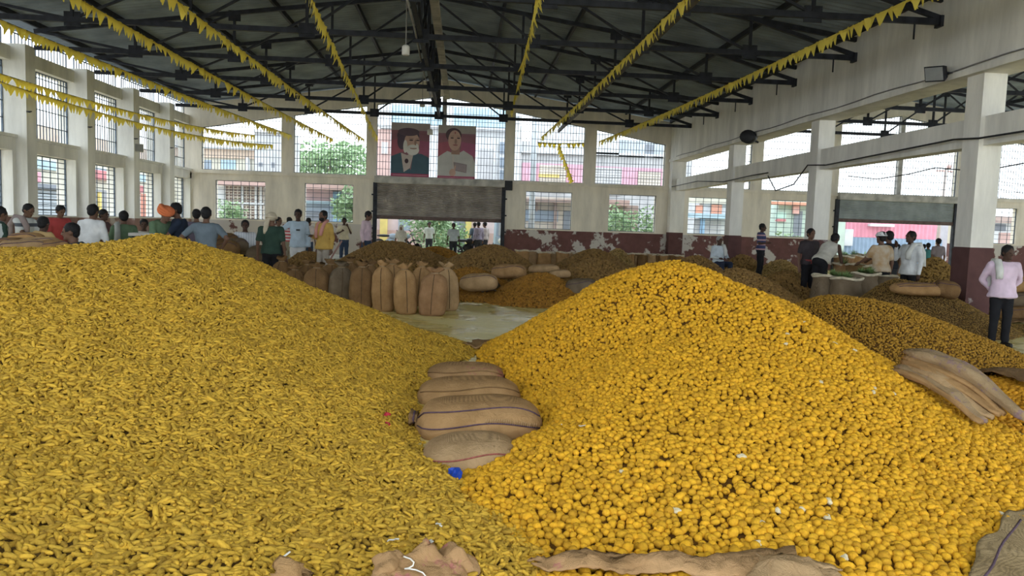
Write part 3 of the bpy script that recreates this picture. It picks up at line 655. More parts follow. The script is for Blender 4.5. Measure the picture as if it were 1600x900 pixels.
def finger_mesh(k):
    rr = random.Random(100 + k); mb = MB(); n = 7; L = .074 * rr.uniform(.75, 1.2); r = .0112 * rr.uniform(.85, 1.2); bend = rr.uniform(-.35, .35); rings = []
    for i in range(n):
        t = i / (n - 1); x = (t - .5) * L; rad = r * (1 - .55 * abs(2 * t - 1) ** 3) * (1 + .12 * math.sin(i * 2.6 + k)); y0 = bend * L * (.25 - (t - .5) ** 2)
        rings.append([(x, y0 + rad * math.cos(a), rad * math.sin(a)) for a in (2 * PI * j / 6 for j in range(6))])
    mb.rings(rings)
    if k % 3 == 0:
        s = rr.choice((-1, 1)); mb.tube([(L * .1, 0, 0), (L * .2, s * .014, .002), (L * .26, s * .02, .003)], [r * .8, r * .7, r * .4], 5)
    return mb.mesh('turmeric_finger', M_FINGER)
def bulb_mesh(k):
    rr = random.Random(200 + k); mb = MB(); nu, nv = 8, 7; L = .029 * rr.uniform(.88, 1.4); r = .0245 * rr.uniform(.85, 1.15)
    mb.ball((0, 0, 0), (L, r, r * .92), nu, nv)
    mb.v = [(x * (1 + .08 * mnoise.noise((x * 60, y * 60, z * 60 + k))), y * (1 + .10 * mnoise.noise((x * 60 + 5, y * 60, z * 60 + k))), z * (1 + .14 * mnoise.noise((x * 60, y * 60 + 9, z * 60 + k)))) for x, y, z in mb.v]
    if k % 3 == 1: mb.cap((L * .6, 0, 0), (L * 1.25, r * .35, 0), r * .5, r * .3, 6)
    return mb.mesh('turmeric_bulb', M_BULB)
FM = [finger_mesh(k) for k in range(8)]; BM = [bulb_mesh(k) for k in range(8)]

def loose(name, meshes, hf, pred, n, label, group, spacing, lift, seed, box):
    rr = random.Random(seed); got = []; cell = {}; tries = 0
    while len(got) < n and tries < 200000:
        tries += 1; x, y = rr.uniform(box[0], box[1]), rr.uniform(box[2], box[3]); z = hf(x, y)
        if not pred(x, y, z): continue
        k = (int(x / spacing), int(y / spacing))
        if any((x - a) ** 2 + (y - b) ** 2 < spacing ** 2 for i in (-1, 0, 1) for j in (-1, 0, 1) for a, b in cell.get((k[0] + i, k[1] + j), ())): continue
        cell.setdefault(k, []).append((x, y)); got.append((x, y, z))
    out = []
    for i, (x, y, z) in enumerate(got):
        e = .03; nrm = Vector((hf(x - e, y) - hf(x + e, y), hf(x, y - e) - hf(x, y + e), 2 * e)).normalized()
        q = nrm.to_track_quat('Z', 'Y').to_matrix() @ Euler((rr.uniform(0, 6.28), rr.gauss(0, .22), rr.uniform(0, 6.28)), 'XYZ').to_matrix()
        o = link(name, meshes[i % len(meshes)]); s = rr.uniform(.85, 1.2); o.matrix_world = Matrix.LocRotScale(Vector((x, y, z)) + nrm * lift, q.to_quaternion(), (s, s, s))
        o['label'] = label; o['category'] = name.replace('_', ' '); o['group'] = group; out.append(o)
    return out
def stripL(x, y, z): u, v = px((x, y, z)); return 0 < u < 560 and 850 < v < 903
def stripR(x, y, z): u, v = px((x, y, z)); return (1190 < u < 1512 and 832 < v < 910) or (745 < u < 1030 and 880 < v < 910)
LF = loose('turmeric_finger', FM, hL, stripL, 300, 'small bent yellow turmeric finger at the near edge of the left heap', 'turmeric fingers along the near edge', .029, .006, 11, (-1.7, -.2, 2.3, 3.4))
LB = loose('turmeric_bulb', BM, hR, stripR, 300, 'round orange-yellow turmeric bulb at the near edge of the right heap', 'turmeric bulbs along the near edge', .040, .014, 12, (0., 2.9, 2.4, 4.0))


def scatter(o, sources, density, smin, smax, m, tilt, seed, lift=(-.002, .010), gap=.0):
    """geometry nodes: strew copies of SOURCES over the heap's surface (weighted by the point attribute 'dens'), joined with the surface"""
    ng = bpy.data.node_groups.new('strewn_turmeric', 'GeometryNodeTree'); N, L = ng.nodes, ng.links
    ng.interface.new_socket('Geometry', in_out='INPUT', socket_type='NodeSocketGeometry'); ng.interface.new_socket('Geometry', in_out='OUTPUT', socket_type='NodeSocketGeometry')
    gi, go = N.new('NodeGroupInput'), N.new('NodeGroupOutput')
    dp = N.new('GeometryNodeDistributePointsOnFaces'); dp.distribute_method = 'POISSON' if gap else 'RANDOM'; dp.inputs['Seed'].default_value = seed
    na = N.new('GeometryNodeInputNamedAttribute'); na.data_type = 'FLOAT'; na.inputs['Name'].default_value = 'dens'
    mu = N.new('ShaderNodeMath'); mu.operation = 'MULTIPLY'; mu.inputs[1].default_value = density; L.new(na.outputs['Attribute'], mu.inputs[0])
    if gap: dp.inputs['Distance Min'].default_value = gap; dp.inputs['Density Max'].default_value = density; L.new(na.outputs['Attribute'], dp.inputs['Density Factor'])
    else: L.new(mu.outputs[0], dp.inputs['Density'])
    L.new(gi.outputs[0], dp.inputs['Mesh'])
    jn = N.new('GeometryNodeJoinGeometry')
    for s in sources:
        oi = N.new('GeometryNodeObjectInfo'); oi.inputs['Object'].default_value = s; oi.inputs['As Instance'].default_value = False
        gt = N.new('GeometryNodeGeometryToInstance'); src = oi.outputs['Geometry']
        if m is not None:
            sm = N.new('GeometryNodeSetMaterial'); sm.inputs['Material'].default_value = m; L.new(src, sm.inputs['Geometry']); src = sm.outputs[0]
        L.new(src, gt.inputs[0]); L.new(gt.outputs[0], jn.inputs[0])
    rv = N.new('FunctionNodeRandomValue'); rv.data_type = 'FLOAT_VECTOR'; rv.inputs[0].default_value = (-PI, -tilt, -PI); rv.inputs[1].default_value = (PI, tilt, PI); rv.inputs['Seed'].default_value = seed + 1
    rr = N.new('FunctionNodeRotateRotation'); rr.rotation_space = 'LOCAL'; L.new(dp.outputs['Rotation'], rr.inputs[0]); L.new(rv.outputs['Value'], rr.inputs[1])
    rs = N.new('FunctionNodeRandomValue'); rs.data_type = 'FLOAT'; rs.inputs[2].default_value = smin; rs.inputs[3].default_value = smax; rs.inputs['Seed'].default_value = seed + 2
    ri = N.new('FunctionNodeRandomValue'); ri.data_type = 'INT'; ri.inputs[4].default_value = 0; ri.inputs[5].default_value = len(sources) - 1; ri.inputs['Seed'].default_value = seed + 3
    ip = N.new('GeometryNodeInstanceOnPoints'); ip.inputs['Pick Instance'].default_value = True
    sp = N.new('GeometryNodeSetPosition')
    rl = N.new('FunctionNodeRandomValue'); rl.data_type = 'FLOAT'; rl.inputs[2].default_value = lift[0]; rl.inputs[3].default_value = lift[1]; rl.inputs['Seed'].default_value = seed + 5
    cx = N.new('ShaderNodeCombineXYZ'); L.new(rl.outputs[1], cx.inputs[2]); L.new(cx.outputs[0], sp.inputs['Offset']); L.new(dp.outputs['Points'], sp.inputs['Geometry'])
    L.new(sp.outputs[0], ip.inputs['Points']); L.new(jn.outputs[0], ip.inputs['Instance']); L.new(rr.outputs[0], ip.inputs['Rotation']); L.new(rs.outputs[1], ip.inputs['Scale']); L.new(ri.outputs[2], ip.inputs['Instance Index'])
    j2 = N.new('GeometryNodeJoinGeometry'); L.new(gi.outputs[0], j2.inputs[0]); L.new(ip.outputs[0], j2.inputs[0]); L.new(j2.outputs[0], go.inputs[0])
    md = o.modifiers.new('strewn_turmeric', 'NODES'); md.node_group = ng


def field(name, hf, x0, x1, y0, y1, step, bed, label, strip=None, zmin=-.02):
    nx, ny = int((x1 - x0) / step), int((y1 - y0) / step); idx = {}; vs = []; Z = {}
    for j in range(ny + 1):
        for i in range(nx + 1): Z[i, j] = hf(x0 + i * step, y0 + j * step)
    def vid(i, j):
        if (i, j) not in idx: idx[i, j] = len(vs); vs.append((x0 + i * step, y0 + j * step, max(Z[i, j], zmin)))
        return idx[i, j]
    fs = [(vid(i, j), vid(i + 1, j), vid(i + 1, j + 1), vid(i, j + 1)) for j in range(ny) for i in range(nx) if max(Z[i, j], Z[i + 1, j], Z[i, j + 1], Z[i + 1, j + 1]) > 0]
    me = bpy.data.meshes.new(name); me.from_pydata(vs, [], fs); me.materials.append(bed); me.polygons.foreach_set('use_smooth', [True] * len(fs))
    a = me.attributes.new('dens', 'FLOAT', 'POINT')
    for k, v in enumerate(vs):
        d = 1.0 if v[2] > -.005 else 0.
        if strip and strip(*v): d = 0.
        a.data[k].value = d
    o = link(name, me); o['label'] = label; o['category'] = 'turmeric heap'; o['kind'] = 'stuff'
    return o
def hLc(x, y):
    z = hL(x, y); r = hR(x, y)
    return z if z >= r - .03 or y < 3.4 else z - .05
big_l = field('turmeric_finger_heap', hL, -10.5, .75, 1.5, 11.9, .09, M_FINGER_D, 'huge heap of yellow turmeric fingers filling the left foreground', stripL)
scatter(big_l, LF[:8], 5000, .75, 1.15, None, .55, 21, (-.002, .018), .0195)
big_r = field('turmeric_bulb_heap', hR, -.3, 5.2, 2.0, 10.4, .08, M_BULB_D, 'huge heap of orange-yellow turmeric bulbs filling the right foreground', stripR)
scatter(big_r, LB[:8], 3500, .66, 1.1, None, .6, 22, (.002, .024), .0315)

HEAPS = []
def heap(label, pxk, pyk, Y, l, r, ry, m, bed, kind='bulb', dens=900, size=1.2, seed=0, sharp=.10, name='turmeric_heap', fin=False, tail=0., base=0.):
    pk = at(pxk, pyk, Y); X = pk.x; h = max(.1, pk.z - base); rb_ = random.Random(seed)
    def hf(x, y):
        dx = (x - X) / (r if x > X else l); dy = (y - Y) / ry; q = math.sqrt(dx * dx + dy * dy + sharp) - math.sqrt(sharp)
        q /= (math.sqrt(1 + sharp) - math.sqrt(sharp))
        wob = 1 + .10 * nz(x * .9 + seed * 7, y * .9, 2)
        return base + h * (1 - q * wob) + .02 * nz(x, y, seed, 3)
    st = max(.06, min(l + r, 2 * ry) / 42)
    o = field(name, hf, X - l * 1.15, X + r * 1.15, Y - ry * 1.15, Y + ry * 1.15, st, bed, label)
    scatter(o, (LF if fin else LB)[:6], dens * .62, .7 * size * .9, 1.15 * size * .9, m, .5, 40 + seed, (.002, .02), (.032 if size < .65 else .033) * size if size < .9 else 0)
    HEAPS.append((X, Y, hf)); return hf
GB = mat('turmeric_golden_brown', (.34, .21, .06), .85, .15, 20, .3, col2=(.22, .13, .04), inst=.75)
OR2 = mat('turmeric_amber', (.44, .24, .028), .85, .15, 20, .3, col2=(.30, .155, .02), inst=.75)
OR, ORD, BR, BRD, ST, STD = M_ORANGE, M_ORANGE_D, M_BROWN, M_BROWN_D, M_STRAW, M_STRAW_D
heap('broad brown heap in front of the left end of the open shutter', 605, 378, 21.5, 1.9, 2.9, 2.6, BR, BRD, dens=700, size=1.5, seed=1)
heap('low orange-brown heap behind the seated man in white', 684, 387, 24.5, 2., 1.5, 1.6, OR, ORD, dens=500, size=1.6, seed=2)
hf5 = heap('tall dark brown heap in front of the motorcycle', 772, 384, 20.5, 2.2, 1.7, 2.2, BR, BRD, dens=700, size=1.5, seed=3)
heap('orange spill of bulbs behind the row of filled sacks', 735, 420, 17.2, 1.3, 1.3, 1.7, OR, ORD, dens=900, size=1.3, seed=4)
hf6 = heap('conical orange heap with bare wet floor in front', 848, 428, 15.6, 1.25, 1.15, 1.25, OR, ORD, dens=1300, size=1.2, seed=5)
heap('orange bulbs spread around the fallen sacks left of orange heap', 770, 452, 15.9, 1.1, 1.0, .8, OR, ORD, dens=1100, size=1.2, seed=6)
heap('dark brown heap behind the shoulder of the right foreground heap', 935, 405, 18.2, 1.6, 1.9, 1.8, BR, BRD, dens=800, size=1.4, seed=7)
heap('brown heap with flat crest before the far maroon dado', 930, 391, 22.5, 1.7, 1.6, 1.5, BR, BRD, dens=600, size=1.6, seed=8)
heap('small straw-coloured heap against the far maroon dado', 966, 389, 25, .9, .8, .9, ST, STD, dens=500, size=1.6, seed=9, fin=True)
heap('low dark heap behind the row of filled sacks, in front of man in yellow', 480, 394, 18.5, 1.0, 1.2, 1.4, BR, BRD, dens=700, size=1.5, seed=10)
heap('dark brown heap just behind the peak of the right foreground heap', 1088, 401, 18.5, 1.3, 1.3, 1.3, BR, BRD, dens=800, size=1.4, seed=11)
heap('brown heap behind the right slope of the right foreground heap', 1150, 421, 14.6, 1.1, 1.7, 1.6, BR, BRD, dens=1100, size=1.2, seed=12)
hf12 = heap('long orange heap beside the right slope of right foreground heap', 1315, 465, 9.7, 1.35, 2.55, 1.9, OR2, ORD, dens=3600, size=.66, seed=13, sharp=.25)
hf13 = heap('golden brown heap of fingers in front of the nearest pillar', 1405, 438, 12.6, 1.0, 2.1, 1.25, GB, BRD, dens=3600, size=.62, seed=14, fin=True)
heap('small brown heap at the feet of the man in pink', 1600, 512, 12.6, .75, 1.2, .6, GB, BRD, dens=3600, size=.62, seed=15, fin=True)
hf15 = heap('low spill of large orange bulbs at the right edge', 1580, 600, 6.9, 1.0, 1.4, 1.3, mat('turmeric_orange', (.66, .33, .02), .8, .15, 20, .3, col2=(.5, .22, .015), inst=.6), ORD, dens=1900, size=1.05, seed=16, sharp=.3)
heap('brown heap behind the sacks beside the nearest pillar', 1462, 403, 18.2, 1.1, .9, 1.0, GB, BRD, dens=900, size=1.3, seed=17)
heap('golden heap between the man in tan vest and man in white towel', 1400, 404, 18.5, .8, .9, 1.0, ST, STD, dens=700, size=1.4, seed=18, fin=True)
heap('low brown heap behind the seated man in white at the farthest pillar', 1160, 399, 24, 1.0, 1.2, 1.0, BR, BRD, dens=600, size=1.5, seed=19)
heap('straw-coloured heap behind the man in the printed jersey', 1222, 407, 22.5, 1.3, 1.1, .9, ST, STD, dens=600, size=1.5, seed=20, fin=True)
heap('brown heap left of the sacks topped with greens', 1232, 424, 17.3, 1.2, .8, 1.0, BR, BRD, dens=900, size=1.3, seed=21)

# ------------------------------------------------------------------ sacks
def sack_mesh(seed, h, r, open_top=False, flat=.78):
    rr = random.Random(seed); mb = MB(); n = 22
    prof = [(0.0, .62), (.015, .82), (.08, .95), (.22, 1.02), (.42, 1.04), (.62, 1.0), (.76, .93), (.86, .78), (.925, .52), (.955, .30), (.97, .27)]
    if open_top: prof = [(0.0, .62), (.015, .84), (.08, .97), (.3, 1.03), (.6, 1.0), (.85, .98), (.96, 1.03), (1.0, 1.06), (.985, .98), (.93, .90)]
    rings = []; lean = (rr.uniform(-.05, .05), rr.uniform(-.04, .04))
    for z, k in prof:
        ring = []
        for j in range(n):
            a = 2 * PI * j / n; sq = 1 / (abs(math.cos(a)) ** 3.2 + abs(math.sin(a)) ** 3.2) ** (1 / 3.2) if z < .8 else 1
            q = 1 + .10 * nz(math.cos(a) * 1.5 + seed, math.sin(a) * 1.5, z * 3.5) + (.05 * math.sin(a * 9 + seed) if (z > .84 and not open_top) else 0)
            ring.append((r * k * sq * q * math.cos(a) + lean[0] * z * h * 1.2, r * flat * k * sq * q * math.sin(a) + lean[1] * z * h, z * h))
        rings.append(ring)
    mb.rings(rings)
    return mb, lean

def ears(h, r, seed, lean):
    """the frilled mouth above the tie"""
    rr = random.Random(seed * 3 + 1); mb = MB(); rings = []; n = 18
    for z, k in ((.955, .24), (.985, .30), (1.015, .42), (1.05, .52), (1.07, .50)):
        ring = []
        for j in range(n):
            a = 2 * PI * j / n; q = 1 + .38 * math.sin(a * 4 + seed) * (z - .94) / .12; up = .035 * math.sin(a * 3 + seed * 1.7) * (z - .95) / .1
            ring.append((r * k * q * math.cos(a) + lean[0] * h * 1.2, r * .7 * k * q * math.sin(a) + lean[1] * h, (z + up) * h))
        rings.append(ring)
    mb.rings(rings, cap=True); return mb

NS = [0]
def standing_sack(x, y, z0, h, r, m, label, group, rz=0., flat=.8, seam=True):
    NS[0] += 1; sd = NS[0]; mb, lean = sack_mesh(sd, h, r, False, flat)
    o = obj('jute_sack', mb, m, None, (x, y, z0), (0, 0, rz), label, 'sack', group)
    obj('gathered_mouth', ears(h, r, sd, lean), m, o)
    t = MB(); t.tube([(r * .29 * math.cos(a) + lean[0] * h * 1.15, r * .29 * .8 * math.sin(a) + lean[1] * h * .97, .962 * h) for a in (2 * PI * j / 10 for j in range(11))], .008, 5); obj('tie_string', t, M_TIE, o)
    if seam:
        s = MB(); pts = []
        for z, k in ((.05, .93), (.2, 1.03), (.42, 1.06), (.62, 1.02), (.76, .95), (.86, .80), (.93, .5)):
            pts.append((lean[0] * z * h * 1.2 + .02 * r, -r * flat * k * (1 + .1 * nz(seed_ := sd, -1.5, z * 3.5)) - .004 + lean[1] * z * h, z * h))
        s.tube(pts, .006, 5); obj('seam', s, M_THREAD_B, o)
    return o

GS = 'filled jute sacks standing in a row'
def st(pxx, pyt, Y, r, m, label, rz=0.):
    p = at(pxx, pyt, Y); return standing_sack(p.x, Y, 0, max(.5, p.z / 1.06), r, m, label, GS, rz)
st(636, 414, 12.95, .195, M_JUTE, 'tan filled sack third from the right end of the front row', .2)
st(676, 420, 12.85, .235, M_JUTE_O, 'short orange-tinted filled sack at front right of the row', -.1)
st(700, 412, 13.65, .21, M_JUTE_L, 'pale filled sack at the right end, behind the orange-tinted one', .3)
st(601, 409, 13.25, .185, M_JUTE, 'filled sack with blotched mouth fourth from the right end', -.2)
st(565, 410, 13.4, .205, M_JUTE_D, 'tall brown filled sack with tied ears near the middle of the row', .1)
st(532, 411, 13.75, .22, M_JUTE_G, 'wide greyish filled sack leaning in the middle of the row', .25)
st(497, 412, 13.8, .225, M_JUTE_D, 'brown filled sack with centre seam, third from the left', 0)
st(463, 416, 14.1, .205, M_JUTE_D, 'squat dark filled sack, second from the left in the front row', .2)
st(441, 402, 14.8, .2, M_JUTE_D, 'filled sack half hidden by the slope at left end of the row', -.3)
st(420, 402, 15.2, .2, M_JUTE_D, 'leftmost filled sack showing only its mouth over the slope', .5)
st(517, 407, 14.7, .2, M_JUTE_D, 'back-row filled sack behind the wide greyish sack', .4)
st(482, 408, 14.9, .2, M_JUTE_D, 'back-row filled sack behind the brown sack with centre seam', .1)
st(580, 408, 14.5, .2, M_JUTE_D, 'back-row filled sack behind the tall brown sack', -.4)
st(617, 406, 14.4, .21, M_JUTE, 'back-row filled sack behind the blotched-mouth sack', .2)
st(657, 410, 14.3, .19, M_JUTE, 'back-row filled sack with wide frill left of the orange-tinted one', -.2)
st(548, 404, 15.3, .2, M_JUTE_D, 'rearmost filled sack peeking over the middle of the row', -.2)

GF = 'open sacks lined up along the far wall'
def open_sack(x, y, z0, h, r, m, label, group, fill=None):
    NS[0] += 1; mb, _ = sack_mesh(NS[0], h, r, True, .85)
    o = obj('open_sack', mb, m, None, (x, y, z0), (0, 0, R.uniform(-.5, .5)), label, 'sack', group)
    rim = MB(); rim.tube([(r * 1.04 * math.cos(a), r * .88 * math.sin(a), h * (.99 + .02 * math.sin(3 * a + NS[0]))) for a in (2 * PI * j / 14 for j in range(15))], .028, 6); obj('rolled_rim', rim, M_RIM, o)
    fl = MB(); fl.ball((0, 0, h * .93), (r * .9, r * .76, h * .09), 12, 6)
    obj('contents', fl, fill or M_BROWN_D, o)
    return o
ords = ['first', 'second', 'third', 'fourth', 'fifth', 'sixth', 'seventh', 'eighth', 'ninth', 'tenth', 'eleventh', 'twelfth']
for i, (a, b) in enumerate(((816, 391), (832, 392), (850, 394), (867, 395), (880, 394), (893, 395), (906, 396))):
    p = at(a, b, 25.5 + .2 * (i % 2)); open_sack(p.x, 25.5 + .25 * (i % 2), 0, p.z, .23, M_JUTE_L if i % 2 else M_JUTE, '%s open-topped sack from the left before the dark maroon dado' % ords[i], GF)
for i in range(10):
    a = 985 + i * 8.6; p = at(a, 396 + i * .35, 26.6 + .15 * (i % 2)); open_sack(p.x, 26.6 + .15 * (i % 2), 0, p.z, .15, (M_JUTE, M_JUTE_L, M_JUTE_D)[i % 3], '%s narrow open sack from the left behind the right heap' % ords[i], GF)

def tuft(name, parent, loc, r, n, m, seed):
    rr = random.Random(seed); mb = MB()
    for i in range(n):
        u = Vector((rr.gauss(0, 1), rr.gauss(0, 1), abs(rr.gauss(0, .8)))).normalized(); a = u * r * .25 * rr.random(); b = u * r * rr.uniform(.6, 1.1) + Vector((rr.uniform(-.05, .05), rr.uniform(-.05, .05), 0)); s = u.cross(Vector((0, 0, 1))).normalized() * .009
        mb.add([a - s, a + s, b], [(0, 1, 2)])
    return obj(name, mb, m, parent, loc)
GV = 'grey sacks topped with greens'
for i, (a, t_, bt, r, m, lab, gr) in enumerate(((1291, 430, 469, .26, M_JUTE_G, 'leftmost grey sack topped with green tufts', 0), (1323, 434, 468, .30, M_JUTE_G, 'front grey woven sack topped with green tufts', 1), (1353, 427, 462, .27, M_JUTE_G, 'dark grey sack with greens, third from the left', 1), (1381, 431, 458, .25, M_JUTE_G, 'rightmost grey sack beside the fingers heap', 0))):
    yy = (14.0, 13.7, 14.1, 14.5)[i]; p = at(a, t_, yy); o = open_sack(p.x, yy, 0, p.z, r, m, lab, GV, M_JUTE_G)
    if gr or i == 0:
        for k in range(3 if gr else 1): tuft('green_tuft', o, (R.uniform(-.15, .15) + (.15 if i == 0 else 0), R.uniform(-.1, .1), p.z), .16, 160, M_GREEN, 60 + i * 5 + k)
for i, (a, t_, Y, r, m, lab) in enumerate(((1318, 400, 18.5, .24, M_JUTE_O, 'tan sack with leaves on top against the blue shed'), (1334, 399, 18.9, .24, M_JUTE, 'second tan sack with leaves on top against the blue shed'), (1350, 398, 19.2, .26, M_JUTE_O, 'boxy tan sack left of the man in tan vest'), (1342, 414, 15.9, .26, M_JUTE_D, 'open brown sack behind the green-topped sacks'), (1318, 412, 16.2, .24, M_JUTE_O, 'open orange-tan sack spilling greens behind grey sacks'))):
    p = at(a, t_, Y); o = open_sack(p.x, Y, 0, p.z, r, m, lab, 'tan sacks behind the greens', M_STRAW_D)
    if i in (0, 1, 4): tuft('green_tuft', o, (0, 0, p.z), .22, 120, M_GREEN if i == 4 else M_GREENL, 80 + i)

def lying_sack(c, L, w, h, rz, m, label, tie=True, tilt=(0, 0), seams=(.25, -.5), thread=None, group=None, cat='sack', seed=1, stitched=False):
    """filled sack lying on its side; long axis local x"""
    mb = MB(); nu, nv = 28, 18; rings = []
    def pt(t, a):
        e = max(0., 1 - abs(t) ** 3.2) ** .5; k = .30 + .70 * e if tie and t < 0 else .22 + .78 * e
        if tie: k *= 1 - .55 * sst(-.82, -1., t)
        q = 1 + .05 * nz(t * 2.2 + seed, math.cos(a) * 1.3, math.sin(a) * 1.3)
        ca, sa = math.cos(a), math.sin(a); pw = lambda v: math.copysign(abs(v) ** .8, v)
        return Vector((t * L / 2, pw(ca) * w / 2 * k * q, h / 2 * (pw(sa) * k * q) - (1 - k) * h * .1 + .04 * h * math.sin(t * 2)))
    for i in range(nu + 1):
        t = -1 + 2 * i / nu; t = math.copysign(abs(t) ** .9, t)
        rings.append([pt(t, 2 * PI * j / nv) for j in range(nv)])
    mb.rings(rings)
    o = obj('jute_sack', mb, m, None, c, (tilt[0], tilt[1], rz), label, cat, group)
    for k, s in enumerate(seams):
        t = MB(); t.tube([pt(-.93 + 1.86 * i / 20, PI * .5 + s * PI + .12 * math.sin(i * .3 + k)) * 1.012 for i in range(21)], .0055, 5); obj('seam', t, thread or M_THREAD, o)
    if stitched:
        t = MB()
        for i in range(24): p = pt(.1 + i * .033, PI * .5 + seams[-1] * PI + .12 * math.sin((.1 + i * .033 + .93) / 1.86 * 20 * .3 + len(seams) - 1)) * 1.01; t.tube([p + Vector((0, 0, -.002)), p + Vector((.004, -.01, .035))], .003, 4)
        obj('stitching', t, M_JUTE_L, o)
    if tie:
        t = MB(); rings = []
        for x, k in ((0, .26), (-.02, .20), (-.045, .30), (-.06, .30)):
            rings.append([(-L / 2 + x + .015, w * .5 * k * (1 + .25 * math.sin(4 * a + x * 30)) * math.cos(a), h * .5 * k * (1 + .25 * math.sin(3 * a)) * math.sin(a)) for a in (2 * PI * j / 14 for j in range(14))])
        t.rings(rings); obj('gathered_mouth', t, M_JUTE_D, o)
        t = MB(); t.tube([(-L / 2 - .01, w * .115 * math.cos(a), h * .115 * math.sin(a)) for a in (2 * PI * j / 10 for j in range(11))], .008, 5); obj('tie_string', t, M_THREAD, o)
    return o
# the column of sacks lying in the valley between the two big heaps
lying_sack((.06, 7.72, .03), .80, .60, .24, -.05, M_JUTE_R, 'farthest valley sack with red print, half buried between the heaps', False, (0, .03), (.3,), M_JUTE_D, seed=1)
lying_sack((.09, 6.75, .05), .93, .66, .30, .02, M_JUTE, 'pale sack second from the back in the valley between heaps', False, (0, .02), (.28,), M_JUTE_D, seed=2)
lying_sack((.155, 5.70, .09), .97, .74, .34, -.03, M_JUTE, 'fat tied sack with two dark seams in the valley between heaps', True, (0, .02), (.20, .44), M_THREAD, seed=3, stitched=True)
lying_sack((.085, 5.00, .02), .66, .66, .28, .0, M_JUTE_L, 'nearest valley sack with a thin red seam above the blue pouch', False, (0, 0), (.32,), M_THREAD_R, seed=4)
# fallen sacks round the orange heap
def lie(pxx, pyy, Y, L, w, h, rz, m, label, **k): p = at(pxx, pyy, Y); return lying_sack((p.x, p.y, p.z), L, w, h, rz, m, label, **k)
lie(748, 441, 15.3, .78, .5, .36, -.12, M_JUTE_L, 'rounded pale sack lying left of the orange heap', tie=False, seams=(.25,), seed=5)
lie(795, 424, 17, .8, .45, .34, -.25, M_JUTE, 'flattened sack lying above the rounded pale sack', tie=False, seams=(.3,), seed=6)
lie(850, 420, 18, .75, .4, .22, .1, M_JUTE_L, 'white folded sack behind the orange heap', tie=False, seams=(), seed=7)
lie(875, 428, 17.2, .5, .35, .2, -.1, M_JUTE_L, 'second white folded sack behind the orange heap', tie=False, seams=(), seed=8)
lie(908, 450, 15.2, .68, .5, .40, -.1, M_JUTE_G, 'dark grey sack lying right of the orange heap', tie=False, seams=(.3,), seed=9)
lie(1438, 452, 12.0, .98, .5, .22, .05, M_JUTE, 'tan sack lying across the crest of the golden brown heap', tie=False, tilt=(0, .05), seams=(.3, .1), seed=10)
lie(1478, 452, 11.9, .40, .42, .30, -.3, M_JUTE_D, 'crumpled sack end on the crest beside the pillar', tie=True, tilt=(0, .35), seams=(.3,), seed=11)
# sacks stacked right of the nearest pillar, behind the man in pink
for i, (a, b_, Y) in enumerate(((1590, 489, 14.6), (1592, 467, 14.7), (1588, 444, 14.6), (1545, 480, 15.2), (1548, 462, 15.3))):
    lie(a, b_, Y, .95, .55, .32, .15 * (i - 1), (M_JUTE_D, M_JUTE_G, M_JUTE)[i % 3], ['lowest filled sack of the stack at the right edge', 'middle filled sack of the stack at the right edge', 'topmost filled sack of the stack at the right edge', 'lower filled sack between pillar and man in pink', 'upper filled sack between pillar and man in pink'][i], tie=False, seams=(.3,), group='stacked sacks by the nearest pillar', seed=20 + i)
# sack pile and crumpled sacks at the left, behind the crest of the finger heap
for i, (a, b_, Y, L, m) in enumerate(((18, 380, 10.8, .5, M_JUTE_D), (42, 372, 11.2, .45, M_JUTE), (62, 379, 10.7, .5, M_JUTE_L), (36, 384, 10.2, .55, M_JUTE_L), (80, 384, 10.4, .4, M_JUTE))):
    lie(a, b_, Y, L, .35, .16, .4 * i - .6, m, ['dark crumpled sack by the striped shawl', 'crumpled sack at the feet of the man in striped shirt', 'pale crumpled sack before the man in tan', 'palest crumpled sack at the crest of the finger heap', 'small crumpled sack near the crouching man'][i], tie=bool(i % 2), seams=(.3,), group='crumpled sacks on the left heap', seed=30 + i)
for i, (a, b_, Y) in enumerate(((352, 390, 16.5), (366, 386, 17), (350, 378, 17.2), (405, 398, 16.6))):
    lie(a, b_, Y, .6, .5, .4, .5 * i, (M_JUTE_D, M_JUTE_G)[i % 2], ['lower dark sack piled right of the man with hands on hips', 'right dark sack piled beside the seated man in white', 'upper dark sack of the pile by the seated man in white', 'dark sack under the seated man in white'][i], tie=False, seams=(.3,), group='dark sacks piled near the seated man', seed=40 + i)

# ------------------------------------------------------------------ sack cloths
def cloth(name, label, corners, hf, amp, m, nx=26, ny=16, lift=.02, freq=3., seed=0, ridge=0., thick=.008, cat='sack cloth', prints=None, fold=None):
    """cloth laid over the ground HF between four world corners (x, y), wrinkled and given thickness"""
    c = [Vector((p[0], p[1], 0)) for p in corners]; mb = MB()
    def fn(u, v):
        p = (c[0] * (1 - u) + c[1] * u) * (1 - v) + (c[3] * (1 - u) + c[2] * u) * v
        ed = min(u, 1 - u, v, 1 - v); p = p + Vector((.05 * nz(u * 3 + seed, v * 3, 1, 1.5), .05 * nz(u * 3, v * 3 + seed, 7, 1.5), 0)) * (1 if ed < .2 else .4)
        z = max(0, hf(p.x, p.y)) + lift + amp * (.55 * (1 - 2 * abs(nz(p.x, p.y, seed, freq))) + .3 * (1 - 2 * abs(nz(p.x * 1.3, p.y, seed + 5, freq * 2.1))) + .25 * abs(nz(p.x, p.y, seed + 9, freq * 4))) + ridge * math.sin(PI * v) * math.sin(PI * min(1, u * 1.3))
        if fold: z += fold(u, v)
        return (p.x, p.y, z)
    mb.grid(nx, ny, fn); o = obj(name, mb, m, None, label=label, category=cat)
    s = o.modifiers.new('thickness', 'SOLIDIFY'); s.thickness = thick; s.offset = 1
    return o
hBoth = lambda x, y: max(hL(x, y), hR(x, y), 0)
